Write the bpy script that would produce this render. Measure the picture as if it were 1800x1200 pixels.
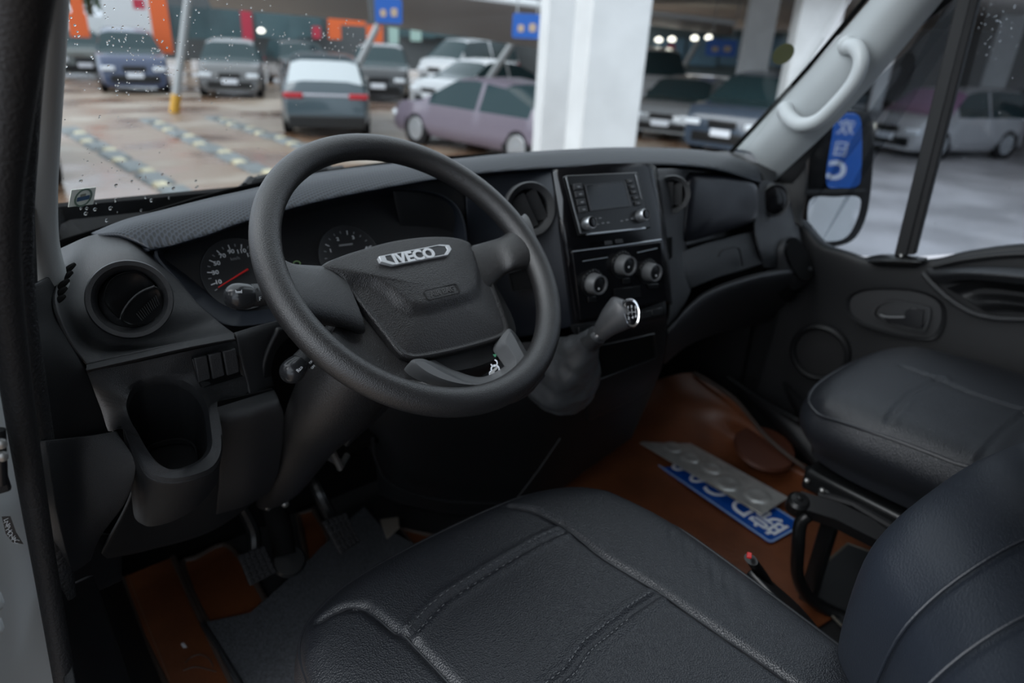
import bpy, bmesh, math, random
import numpy as np
from mathutils import Vector, Matrix
random.seed(7)
for _o in list(bpy.data.objects): bpy.data.objects.remove(_o)
COL = bpy.context.scene.collection
V = lambda *a: np.array(a, float)

# ------------------------------------------------------------------ camera
F = 1200.0                                   # focal length in pixels of the 1800 px wide frame
PITCH, ROLL, YAW = math.radians(24.1), math.radians(3.2), math.radians(42.0)
CAM = V(-0.92, 0.0, 1.95)
FW = V(math.sin(YAW)*math.cos(PITCH), math.cos(YAW)*math.cos(PITCH), -math.sin(PITCH))
_r = V(math.cos(YAW), -math.sin(YAW), 0); _u = np.cross(_r, FW)
RT = _r*math.cos(ROLL)+_u*math.sin(ROLL); UP = -_r*math.sin(ROLL)+_u*math.cos(ROLL)
cd = bpy.data.cameras.new('camera'); cam = bpy.data.objects.new('camera', cd); COL.objects.link(cam)
cd.sensor_width = 36; cd.lens = 24; cd.clip_start = 0.02; cd.clip_end = 300
cam.matrix_world = Matrix(((RT[0], UP[0], -FW[0], CAM[0]), (RT[1], UP[1], -FW[1], CAM[1]), (RT[2], UP[2], -FW[2], CAM[2]), (0, 0, 0, 1)))
cd.dof.use_dof = True; cd.dof.focus_distance = 0.74; cd.dof.aperture_fstop = 3.6
bpy.context.scene.camera = cam

# ------------------------------------------------------------------ light and exposure
sc = bpy.context.scene
w = bpy.data.worlds.new('overcast'); sc.world = w; w.use_nodes = True
nt = w.node_tree; nt.nodes.clear()
wo = nt.nodes.new('ShaderNodeOutputWorld'); bg = nt.nodes.new('ShaderNodeBackground')
tc = nt.nodes.new('ShaderNodeTexCoord'); sx = nt.nodes.new('ShaderNodeSeparateXYZ'); cr = nt.nodes.new('ShaderNodeValToRGB')
nt.links.new(tc.outputs['Generated'], sx.inputs[0]); nt.links.new(sx.outputs['Z'], cr.inputs[0]); nt.links.new(cr.outputs[0], bg.inputs[0]); nt.links.new(bg.outputs[0], wo.inputs[0])
cr.color_ramp.elements[0].position = 0.0; cr.color_ramp.elements[0].color = (0.62, 0.705, 0.82, 1)
cr.color_ramp.elements[1].position = 0.9; cr.color_ramp.elements[1].color = (0.84, 0.92, 1.0, 1)
bg.inputs['Strength'].default_value = 1.3
sl = bpy.data.lights.new('soft_sun', 'SUN'); so = bpy.data.objects.new('soft_sun', sl); COL.objects.link(so)
sl.energy = 1.7; sl.angle = math.radians(50); sl.color = (0.97, 0.98, 1.0)
so.rotation_euler = Vector((0.85, -0.12, -0.62)).to_track_quat('-Z', 'Y').to_euler()
sc.view_settings.view_transform = 'Standard'; sc.view_settings.look = 'None'
sc.view_settings.exposure = 0.55; sc.view_settings.gamma = 1.0; sc.view_settings.use_curve_mapping = False

# ------------------------------------------------------------------ geometry helpers
def ray(px, py): return RT*(px-900)/F - UP*(py-600)/F + FW
def P(px, py, ax, v):                        # the point of an axis-aligned plane seen at a pixel
    d = ray(px, py); return CAM + d*(v-CAM[ax])/d[ax]
def PX(px, py, v): return P(px, py, 0, v)
def PY(px, py, v): return P(px, py, 1, v)
def PZ(px, py, v): return P(px, py, 2, v)
def PD(px, py, dist):                        # at a horizontal distance from the camera
    d = ray(px, py); return CAM + d*dist/math.hypot(d[0], d[1])
def proj(p):
    v = np.asarray(p)-CAM; z = v@FW; return 900+F*(v@RT)/z, 600-F*(v@UP)/z
def nrm(v): v = np.asarray(v, float); return v/np.linalg.norm(v)

class Pl:                                    # a plane in the place, facing the cabin
    def __init__(s, o, n, up=(0, 0, 1)):
        s.o = np.asarray(o, float); s.z = nrm(n); s.x = nrm(np.cross(up, s.z)); s.y = np.cross(s.z, s.x)
    @classmethod
    def three(c, a, b, d, up=(0, 0, 1)):
        n = np.cross(b-a, d-a); n = n if n@(CAM-a) > 0 else -n
        return c(a, n, up)
    def pt(s, px, py, h=0):
        d = ray(px, py); o = s.o+s.z*h; return CAM + d*(((o-CAM)@s.z)/(d@s.z))
    def uv(s, px, py, h=0): q = s.pt(px, py, h)-s.o; return np.array((q@s.x, q@s.y))
    def w(s, u, v, h=0): return s.o+s.x*u+s.y*v+s.z*h

def crom(pts, n, closed=False):
    pts = [np.asarray(p, float) for p in pts]; m = len(pts)
    if m < 3 and not closed: return [pts[0]+(pts[-1]-pts[0])*i/(n-1) for i in range(n)]
    out = []
    for i in range(n):
        t = i/n*m if closed else i/(n-1)*(m-1)
        k = int(math.floor(t)); f = t-k
        if not closed and k >= m-1: k, f = m-2, 1.0
        g = (lambda j: pts[j % m]) if closed else (lambda j: pts[j] if 0 <= j < m else (2*pts[0]-pts[1] if j < 0 else 2*pts[-1]-pts[-2]))
        a, b, c, d = g(k-1), g(k), g(k+1), g(k+2)
        out.append(0.5*(2*b+(c-a)*f+(2*a-5*b+4*c-d)*f*f+(3*b-a-3*c+d)*f**3))
    return out

def empty(name, loc, label=None, cat=None, group=None, kind=None):
    o = bpy.data.objects.new(name, None); COL.objects.link(o); o.location = Vector(loc); o.empty_display_size = 0.05
    return tag(o, label, cat, group, kind)
def tag(o, label=None, cat=None, group=None, kind=None):
    if label: o['label'] = label
    if cat: o['category'] = cat
    if group: o['group'] = group
    if kind: o['kind'] = kind
    return o
def adopt(o, parent):                        # parts are made in world space; the thing's Empty stands at its base
    if parent is None: return
    o.parent = parent
    o.matrix_parent_inverse = Matrix.Translation(-parent.location) if parent.type == 'EMPTY' else Matrix()
def mk(name, vs, fs, mat, parent=None, smooth=True, bevel=0, seg=2, solid=0, sub=0, angle=35):
    me = bpy.data.meshes.new(name); me.from_pydata([tuple(map(float, v)) for v in vs], [], fs); me.update()
    bm = bmesh.new(); bm.from_mesh(me)
    if not solid: bmesh.ops.recalc_face_normals(bm, faces=bm.faces)
    bm.to_mesh(me); bm.free()
    o = bpy.data.objects.new(name, me); COL.objects.link(o)
    if mat: me.materials.append(mat)
    if solid:
        m = o.modifiers.new('s', 'SOLIDIFY'); m.thickness = abs(solid); m.offset = -1 if solid > 0 else 1
    if bevel:
        m = o.modifiers.new('b', 'BEVEL'); m.width = bevel; m.segments = seg; m.limit_method = 'ANGLE'; m.angle_limit = math.radians(40)
    if sub:
        m = o.modifiers.new('u', 'SUBSURF'); m.levels = m.render_levels = sub
    if smooth:
        me.polygons.foreach_set('use_smooth', [True]*len(me.polygons))
        try: me.set_sharp_from_angle(angle=math.radians(angle))
        except Exception: pass
    adopt(o, parent)
    return o
def patch(name, rows, mat, parent=None, nu=24, nv=24, th=0.004, bevel=0.0015, disp=None):
    """Smooth sheet through a grid of points, thickened away from the cabin."""
    R = [crom(r, nu) for r in rows]
    G = [crom([R[i][j] for i in range(len(R))], nv) for j in range(nu)]
    vs = [G[j][i] for i in range(nv) for j in range(nu)]
    if disp: vs = [disp(v, j/(nu-1), i/(nv-1)) for (v, (i, j)) in zip(vs, [(i, j) for i in range(nv) for j in range(nu)])]
    fs = [(i*nu+j, i*nu+j+1, (i+1)*nu+j+1, (i+1)*nu+j) for i in range(nv-1) for j in range(nu-1)]
    c = vs[(nv//2)*nu+nu//2]; a = vs[(nv//2)*nu+nu//2+1]; b = vs[(nv//2-1)*nu+nu//2]
    n = np.cross(a-c, c-b)
    if np.cross(vs[fs[len(fs)//2][1]]-vs[fs[len(fs)//2][0]], vs[fs[len(fs)//2][2]]-vs[fs[len(fs)//2][0]])@(CAM-c) < 0: fs = [f[::-1] for f in fs]
    o = mk(name, vs, fs, mat, parent, solid=th, bevel=bevel)
    o['_g'] = 0; del o['_g']
    return o
def pg(rows): return [[PY(*c) for c in r] for r in rows]
def prism(name, pts, depth, mat, parent=None, n=None, bevel=0.001, seg=2, taper=1.0, smooth=True):
    """Solid from a flat outline, extruded by depth against n (n points to the cabin)."""
    pts = [np.asarray(p, float) for p in pts]; c = sum(pts)/len(pts)
    if n is None:
        n = np.zeros(3)
        for i in range(len(pts)): n += np.cross(pts[i]-c, pts[(i+1) % len(pts)]-c)
        n = nrm(n); n = n if n@(CAM-c) > 0 else -n
    b = [c+(p-c)*taper-np.asarray(n)*depth for p in pts]; k = len(pts)
    fs = [tuple(range(k)), tuple(range(2*k-1, k-1, -1))]+[(i, (i+1) % k, k+(i+1) % k, k+i) for i in range(k)]
    return mk(name, pts+b, fs, mat, parent, bevel=bevel, seg=seg, smooth=smooth)
def rings(name, loops, mat, parent=None, cap0=True, cap1=True, bevel=0, closed=True, sub=0, angle=35):
    k = len(loops[0]); vs = [v for l in loops for v in l]; fs = []
    for a in range(len(loops)-1):
        for i in range(k if closed else k-1):
            j = (i+1) % k; fs.append((a*k+i, a*k+j, (a+1)*k+j, (a+1)*k+i))
    if cap0: fs.append(tuple(range(k))[::-1])
    if cap1: fs.append(tuple((len(loops)-1)*k+i for i in range(k)))
    return mk(name, vs, fs, mat, parent, bevel=bevel, sub=sub, angle=angle)
def circ(pl, u, v, r, h=0, n=40, ry=None): return [pl.w(u+r*math.cos(2*math.pi*i/n), v+(ry or r)*math.sin(2*math.pi*i/n), h) for i in range(n)]
def lathe(name, pl, u, v, prof, mat, parent=None, n=40, cap0=True, cap1=True, angle=30):
    return rings(name, [circ(pl, u, v, max(r, 1e-4), h, n) for r, h in prof], mat, parent, cap0, cap1, angle=angle)
def tube(name, pts, rad, mat, parent=None, n=14, samp=None, closed=False, sy=1.0, upv=None, caps=True):
    pts = [np.asarray(p, float) for p in pts]
    rad = rad if isinstance(rad, (list, tuple)) else [rad]*len(pts)
    if samp:
        rr = crom([V(r, 0, 0) for r in rad], samp, closed); pts = crom(pts, samp, closed); rad = [max(r[0], 1e-4) for r in rr]
    m = len(pts); loops = []; u = None
    for i in range(m):
        t = pts[(i+1) % m]-pts[i-1] if closed else pts[min(i+1, m-1)]-pts[max(i-1, 0)]
        t = nrm(t)
        if upv is not None: u = nrm(np.asarray(upv)-(np.asarray(upv)@t)*t)
        elif u is None: a = V(0, 0, 1) if abs(t[2]) < .9 else V(1, 0, 0); u = nrm(a-(a@t)*t)
        else: u = nrm(u-(u@t)*t)
        s = np.cross(t, u)
        loops.append([pts[i]+(s*math.cos(2*math.pi*k/n)+u*math.sin(2*math.pi*k/n)*sy)*rad[i] for k in range(n)])
    if closed: loops.append(loops[0])
    k = n; vs = [v for l in (loops[:-1] if closed else loops) for v in l]; L = len(loops)-1 if closed else len(loops); fs = []
    for a in range(L if closed else L-1):
        b = (a+1) % L
        for i in range(k): j = (i+1) % k; fs.append((a*k+i, a*k+j, b*k+j, b*k+i))
    if not closed and caps: fs.append(tuple(range(k))[::-1]); fs.append(tuple((L-1)*k+i for i in range(k)))
    return mk(name, vs, fs, mat, parent)
def box(name, c, s, mat, parent=None, rot=0, bevel=0.003, ax=None):
    c = np.asarray(c, float)
    X, Y, Z = ax or (V(math.cos(rot), math.sin(rot), 0), V(-math.sin(rot), math.cos(rot), 0), V(0, 0, 1))
    vs = [c+X*s[0]/2*a+Y*s[1]/2*b+Z*s[2]/2*d for a in (-1, 1) for b in (-1, 1) for d in (-1, 1)]
    fs = [(0, 1, 3, 2), (4, 6, 7, 5), (0, 4, 5, 1), (2, 3, 7, 6), (0, 2, 6, 4), (1, 5, 7, 3)]
    return mk(name, vs, fs, mat, parent, bevel=bevel)
def text(name, s, pl, pos, size, mat, parent=None, rot=0, h=0.0006, ext=0.0002, bold=0, sx=1.0, shear=0, space=1.0):
    cu = bpy.data.curves.new(name, 'FONT'); cu.body = s; cu.size = size; cu.align_x = 'CENTER'; cu.align_y = 'CENTER'; cu.extrude = ext; cu.offset = bold; cu.shear = shear; cu.space_character = space
    cu.resolution_u = 4
    o = bpy.data.objects.new(name, cu); COL.objects.link(o)
    dg = bpy.context.evaluated_depsgraph_get(); me = bpy.data.meshes.new_from_object(o.evaluated_get(dg)); bpy.data.objects.remove(o)
    c, sn = math.cos(rot), math.sin(rot); vs = []
    for v in me.vertices:
        x, y = v.co.x*sx, v.co.y; vs.append(pl.w(pos[0]+x*c-y*sn, pos[1]+x*sn+y*c, h+v.co.z))
    fs = [tuple(p.vertices) for p in me.polygons]
    return mk(name, vs, fs, mat, parent, smooth=False)
def join(name, objs, parent=None):
    vs, fs, mi, mats = [], [], [], []
    for o in objs:
        b = len(vs); vs += [tuple(o.matrix_world @ v.co) if False else tuple(v.co) for v in o.data.vertices]
        for p in o.data.polygons: fs.append(tuple(b+i for i in p.vertices)); 
        m = o.data.materials[0]
        if m not in mats: mats.append(m)
        mi += [mats.index(m)]*len(o.data.polygons)
    for o in objs: bpy.data.objects.remove(o)
    n = mk(name, vs, fs, None, parent, smooth=False)
    for m in mats: n.data.materials.append(m)
    n.data.polygons.foreach_set('material_index', mi)
    return n
def rrect(pl, cu, cv, w_, h_, r, n=5, h=0, rot=0):
    out = []
    for (sx_, sy_, a0) in ((1, 1, 0), (-1, 1, 90), (-1, -1, 180), (1, -1, 270)):
        for k in range(n+1):
            a = math.radians(a0+90*k/n); x = sx_*(w_/2-r)+r*math.cos(a); y = sy_*(h_/2-r)+r*math.sin(a)
            out.append(pl.w(cu+x*math.cos(rot)-y*math.sin(rot), cv+x*math.sin(rot)+y*math.cos(rot), h))
    return out
def inset(pts, f):
    c = sum(pts)/len(pts); return [c+(p-c)*f for p in pts]
def shift(pts, v): return [p+np.asarray(v) for p in pts]

# ------------------------------------------------------------------ materials
def M(name, col, rough=0.5, metal=0.0, bump=0.0, bscale=400, kind='noise', spec=0.5, var=0.0, vscale=8, coat=0, emit=None, es=0, sheen=0, col2=None):
    m = bpy.data.materials.new(name); m.use_nodes = True; n = m.node_tree.nodes; l = m.node_tree.links; b = n['Principled BSDF']
    b.inputs['Base Color'].default_value = (*col, 1); b.inputs['Roughness'].default_value = rough; b.inputs['Metallic'].default_value = metal
    b.inputs['Specular IOR Level'].default_value = spec; b.inputs['Coat Weight'].default_value = coat; b.inputs['Coat Roughness'].default_value = 0.08
    tcn = n.new('ShaderNodeTexCoord')
    if emit: b.inputs['Emission Color'].default_value = (*emit, 1); b.inputs['Emission Strength'].default_value = es
    if var or col2:
        t = n.new('ShaderNodeTexNoise'); t.inputs['Scale'].default_value = vscale; t.inputs['Detail'].default_value = 4; l.new(tcn.outputs['Object'], t.inputs['Vector'])
        r = n.new('ShaderNodeValToRGB'); r.color_ramp.elements[0].position = .35; r.color_ramp.elements[1].position = .65
        c2 = col2 or tuple(min(1, c*(1+var)) for c in col); c1 = col if col2 else tuple(c*(1-var) for c in col)
        r.color_ramp.elements[0].color = (*c1, 1); r.color_ramp.elements[1].color = (*c2, 1)
        l.new(t.outputs['Fac'], r.inputs[0]); l.new(r.outputs[0], b.inputs['Base Color'])
    if bump:
        if kind == 'noise': t = n.new('ShaderNodeTexNoise'); t.inputs['Detail'].default_value = 2; out = t.outputs['Fac']
        else: t = n.new('ShaderNodeTexVoronoi'); out = t.outputs['Distance']
        if kind == 'hex': t.feature = 'DISTANCE_TO_EDGE'; t.inputs['Randomness'].default_value = 0.15
        t.inputs['Scale'].default_value = bscale; l.new(tcn.outputs['Object'], t.inputs['Vector'])
        bp = n.new('ShaderNodeBump'); bp.inputs['Strength'].default_value = bump; bp.inputs['Distance'].default_value = 0.002; l.new(out, bp.inputs['Height']); l.new(bp.outputs[0], b.inputs['Normal'])
    return m
def glass(name, tint=(0.93, 0.96, 0.96), refl=1.0):
    m = bpy.data.materials.new(name); m.use_nodes = True; n = m.node_tree.nodes; l = m.node_tree.links; n.clear()
    o = n.new('ShaderNodeOutputMaterial'); mx = n.new('ShaderNodeMixShader'); t = n.new('ShaderNodeBsdfTransparent'); g = n.new('ShaderNodeBsdfGlossy'); fr = n.new('ShaderNodeLayerWeight'); fr.inputs['Blend'].default_value = 0.5; pw = n.new('ShaderNodeMath'); pw.operation = 'POWER'; pw.inputs[1].default_value = 5; ma = n.new('ShaderNodeMath'); ma.operation = 'MULTIPLY_ADD'; ma.inputs[1].default_value = .6*refl; ma.inputs[2].default_value = .025*refl
    l.new(fr.outputs['Facing'], pw.inputs[0]); l.new(pw.outputs[0], ma.inputs[0]); t.inputs[0].default_value = (*tint, 1); g.inputs['Roughness'].default_value = 0.01; g.inputs[0].default_value = (refl, refl, refl, 1)
    l.new(ma.outputs[0], mx.inputs[0]); l.new(t.outputs[0], mx.inputs[1]); l.new(g.outputs[0], mx.inputs[2]); l.new(mx.outputs[0], o.inputs[0])
    return m
plastic = M('grained_plastic', (0.012, 0.013, 0.015), 0.40, bump=0.55, bscale=1500, spec=0.75)
plasticd = M('dark_plastic', (0.008, 0.0085, 0.0095), 0.5, bump=0.2, bscale=900, spec=0.4)
plasticb = M('smooth_black_plastic', (0.007, 0.0075, 0.008), 0.3, spec=0.5)
blueblack = M('blue_black_plastic', (0.009, 0.012, 0.018), 0.5, bump=0.2, bscale=900, spec=0.4)
padmat = M('honeycomb_vinyl', (0.010, 0.012, 0.016), 0.45, spec=0.22)
def _honey(m, sp=.0052):
    n = m.node_tree.nodes; l = m.node_tree.links; b = n['Principled BSDF']; t = n.new('ShaderNodeTexCoord'); s = n.new('ShaderNodeSeparateXYZ'); l.new(t.outputs['Object'], s.inputs[0])
    def mt(op, a, b_=None):
        q = n.new('ShaderNodeMath'); q.operation = op
        for i, v in enumerate((a, b_)):
            if v is None: continue
            if isinstance(v, (int, float)): q.inputs[i].default_value = v
            else: l.new(v, q.inputs[i])
        return q.outputs[0]
    y = mt('DIVIDE', mt('SUBTRACT', s.outputs['Y'], mt('MULTIPLY', s.outputs['Z'], 1.6)), sp*.866); row = mt('FLOOR', y)
    x = mt('ADD', mt('DIVIDE', s.outputs['X'], sp), mt('MULTIPLY', mt('MODULO', row, 2), .5))
    fx = mt('SUBTRACT', mt('FRACT', x), .5); fy = mt('SUBTRACT', mt('FRACT', y), .5)
    d = mt('SQRT', mt('ADD', mt('MULTIPLY', fx, fx), mt('MULTIPLY', fy, fy)))
    r = n.new('ShaderNodeValToRGB'); r.color_ramp.elements[0].position = .30; r.color_ramp.elements[1].position = .48; r.color_ramp.elements[0].color = (.005, .006, .008, 1); r.color_ramp.elements[1].color = (.021, .026, .035, 1)
    l.new(d, r.inputs[0]); l.new(r.outputs[0], b.inputs['Base Color'])
    bp = n.new('ShaderNodeBump'); bp.inputs['Strength'].default_value = .5; bp.inputs['Distance'].default_value = .001; l.new(d, bp.inputs['Height']); l.new(bp.outputs[0], b.inputs['Normal'])
_honey(padmat)
piano = M('piano_black', (0.005, 0.005, 0.006), 0.18, spec=0.35)
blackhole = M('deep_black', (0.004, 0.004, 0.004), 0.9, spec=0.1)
rimmat = M('wheel_polyurethane', (0.015, 0.0145, 0.015), 0.38, bump=0.35, bscale=800, spec=0.75)
hubmat = M('airbag_cover', (0.014, 0.013, 0.0135), 0.40, bump=0.30, bscale=700, kind='voronoi', spec=0.7)
greyplastic = M('grey_spoke_plastic', (0.12, 0.124, 0.128), 0.42, spec=0.5)
rubber = M('rubber', (0.010, 0.010, 0.011), 0.65, bump=0.6, bscale=350, spec=0.35)
leather = M('black_leather', (0.0115, 0.0130, 0.0165), 0.38, bump=0.40, bscale=520, kind='voronoi', spec=0.6)
leather2 = M('smooth_dark_leather', (0.014, 0.018, 0.026), 0.45, bump=0.12, bscale=420, kind='voronoi', spec=0.5)
piping = M('leather_piping', (0.014, 0.015, 0.018), 0.33)
stitch = M('grey_stitching', (0.09, 0.095, 0.10), 0.6)
chrome = M('chrome', (0.75, 0.76, 0.78), 0.15, 1.0)
satin = M('satin_silver', (0.42, 0.44, 0.46), 0.3, 0.9)
steel = M('dull_steel', (0.30, 0.30, 0.29), 0.35, 0.8, var=0.25, vscale=25)
white = M('white_print', (0.62, 0.64, 0.66), 0.5)
dimwhite = M('dim_print', (0.22, 0.23, 0.24), 0.5)
red = M('red_needle', (0.55, 0.02, 0.02), 0.4)
trimgrey = M('pillar_trim_plastic', (0.42, 0.44, 0.44), 0.5, bump=0.1, bscale=600)
trimlight = M('light_grey_plastic', (0.47, 0.50, 0.51), 0.35)
vanwhite = M('white_van_paint', (0.74, 0.78, 0.79), 0.3, coat=0.4)
brown = M('brown_leather_mat', (0.13, 0.040, 0.014), 0.42, bump=0.5, bscale=60, var=0.2, vscale=10)
brownd = M('brown_mat_binding', (0.05, 0.035, 0.028), 0.6)
carpet = M('grey_felt', (0.055, 0.058, 0.064), 0.95, bump=1.0, bscale=260, var=0.25, vscale=180)
felt = M('black_felt', (0.012, 0.012, 0.013), 0.9, bump=0.5, bscale=300)
plateblue = M('plate_blue', (0.0, 0.06, 0.33), 0.35)
platewhite = M('plate_white', (0.72, 0.76, 0.82), 0.4)
platesteel = M('bare_aluminium_plate', (0.62, 0.62, 0.60), 0.28, 0.6, var=0.12, vscale=30)
concrete = M('painted_concrete', (0.62, 0.64, 0.65), 0.8, var=0.06, vscale=2, bump=0.1, bscale=20)
concreted = M('bare_concrete', (0.30, 0.29, 0.27), 0.85, var=0.08, vscale=1)
tyre = M('tyre_rubber', (0.009, 0.009, 0.010), 0.75, spec=0.2)
wheelalloy = M('alloy_wheel', (0.40, 0.42, 0.44), 0.35, 0.7)
carglass = M('car_window_glass', (0.015, 0.035, 0.04), 0.12, spec=0.25)
lampred = M('red_tail_lamp', (0.45, 0.02, 0.03), 0.2)
lampwhite = M('headlamp_lens', (0.7, 0.75, 0.8), 0.1, spec=0.8)
windshield = glass('windscreen_glass', (0.93, 0.94, 0.935), 0.8)
sideglass = glass('tinted_side_glass', (0.68, 0.70, 0.72), 0.6)
dropmat = M('water_drop', (.9, .95, .95), .03); dropmat.node_tree.nodes['Principled BSDF'].inputs['Transmission Weight'].default_value = 1; dropmat.node_tree.nodes['Principled BSDF'].inputs['IOR'].default_value = 1.33
mirrorm = M('mirror_silver', (0.8, 0.82, 0.84), 0.02, 1.0)
greensym = M('green_symbol', (0.22, 0.36, 0.16), 0.5)

GZ = -0.32                                    # the car park lies below the van's datum
# ------------------------------------------------------------------ the place outside: ground and car park
g = bpy.data.materials.new('wet_concrete_ground'); g.use_nodes = True
n = g.node_tree.nodes; l = g.node_tree.links; b = n['Principled BSDF']; tcn = n.new('ShaderNodeTexCoord')
mp = n.new('ShaderNodeMapping'); mp.inputs['Scale'].default_value = (0.33, 0.5, 1); mp.inputs['Rotation'].default_value = (0, 0, 0.5); l.new(tcn.outputs['Object'], mp.inputs[0])
t1 = n.new('ShaderNodeTexNoise'); t1.inputs['Scale'].default_value = 1.3; t1.inputs['Detail'].default_value = 6; l.new(mp.outputs[0], t1.inputs['Vector'])
r1 = n.new('ShaderNodeValToRGB'); e = r1.color_ramp.elements
e[0].position = .36; e[0].color = (0.13, 0.065, 0.035, 1); e[1].position = .68; e[1].color = (0.36, 0.325, 0.28, 1)
k = e.new(.47); k.color = (0.20, 0.125, 0.08, 1); k = e.new(.56); k.color = (0.23, 0.18, 0.135, 1)
l.new(t1.outputs['Fac'], r1.inputs[0]); l.new(r1.outputs[0], b.inputs['Base Color'])
r2 = n.new('ShaderNodeValToRGB'); r2.color_ramp.elements[0].position = .4; r2.color_ramp.elements[1].position = .6
r2.color_ramp.elements[0].color = (0.16, .16, .16, 1); r2.color_ramp.elements[1].color = (.55, .55, .55, 1); l.new(t1.outputs['Fac'], r2.inputs[0]); l.new(r2.outputs[0], b.inputs['Roughness'])
tag(mk('ground', [V(-40, -30, GZ), V(90, -30, GZ), V(90, 90, GZ), V(-40, 90, GZ)], [(0, 1, 2, 3)], g, smooth=False), kind='structure')
# darker tarmac lane on the passenger side
tar = M('wet_tarmac', (0.42, 0.42, 0.44), 0.30, var=0.25, vscale=0.8)
tag(mk('road', [V(1.6, -25, GZ+.012), V(70, -25, GZ+.012), V(70, 9.5, GZ+.012), V(16, 8.6, GZ+.012), V(5, 3.2, GZ+.012), V(1.6, 1.5, GZ+.012)], [(0, 1, 2, 3, 4, 5)], tar, smooth=False), kind='structure')

yel = M('worn_yellow_paint', (0.50, 0.46, 0.32), 0.6, var=0.2, vscale=6); gry = M('grey_kerb_block', (0.15, 0.17, 0.175), 0.6, var=0.2, vscale=5)
def kerb(name, a, b2, label, wid=0.34, k=14):
    a = PZ(*a, GZ); b2 = PZ(*b2, GZ); d = b2-a; L = np.linalg.norm(d); d = d/L; s = np.cross(V(0, 0, 1), d)
    r = empty(name, (a+b2)/2, label, 'parking strip', 'painted strips across the car park')
    for q, m in ((0, gry), (1, yel)):
        vs, fs = [], []
        for i in range(k):
            if i % 2 != q: continue
            c = a+d*L*(i+.5)/k; bb = len(vs)
            for (x, y, z, ins) in ((-1, -1, 0, 1), (1, -1, 0, 1), (1, 1, 0, 1), (-1, 1, 0, 1), (-1, -1, .05, .8), (1, -1, .05, .8), (1, 1, .05, .8), (-1, 1, .05, .8)):
                vs.append(c+d*x*L/k/2*(1.5 if q == 0 else .62)*ins+s*(y*wid/2*ins*(1.15 if q == 0 else .55)+(0 if q == 0 else wid*.18*(1 if i % 4 == 1 else -1)))+V(0, 0, z+.005+q*.004))
            fs += [tuple(bb+i_ for i_ in f) for f in ((0, 1, 2, 3), (4, 5, 6, 7), (0, 1, 5, 4), (1, 2, 6, 5), (2, 3, 7, 6), (3, 0, 4, 7))]
        mk('grey_block' if q == 0 else 'yellow_block', vs, fs, m, r, smooth=False)
kerb('kerb_strip', (120, 228), (352, 362), 'grey and yellow kerb strip nearest the windscreen sticker')
kerb('kerb_strip', (262, 212), (480, 312), 'grey and yellow kerb strip running in behind the top left of the steering wheel')
kerb('kerb_strip', (375, 208), (560, 268), 'short grey and yellow kerb strip in front of the teal estate car')

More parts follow.
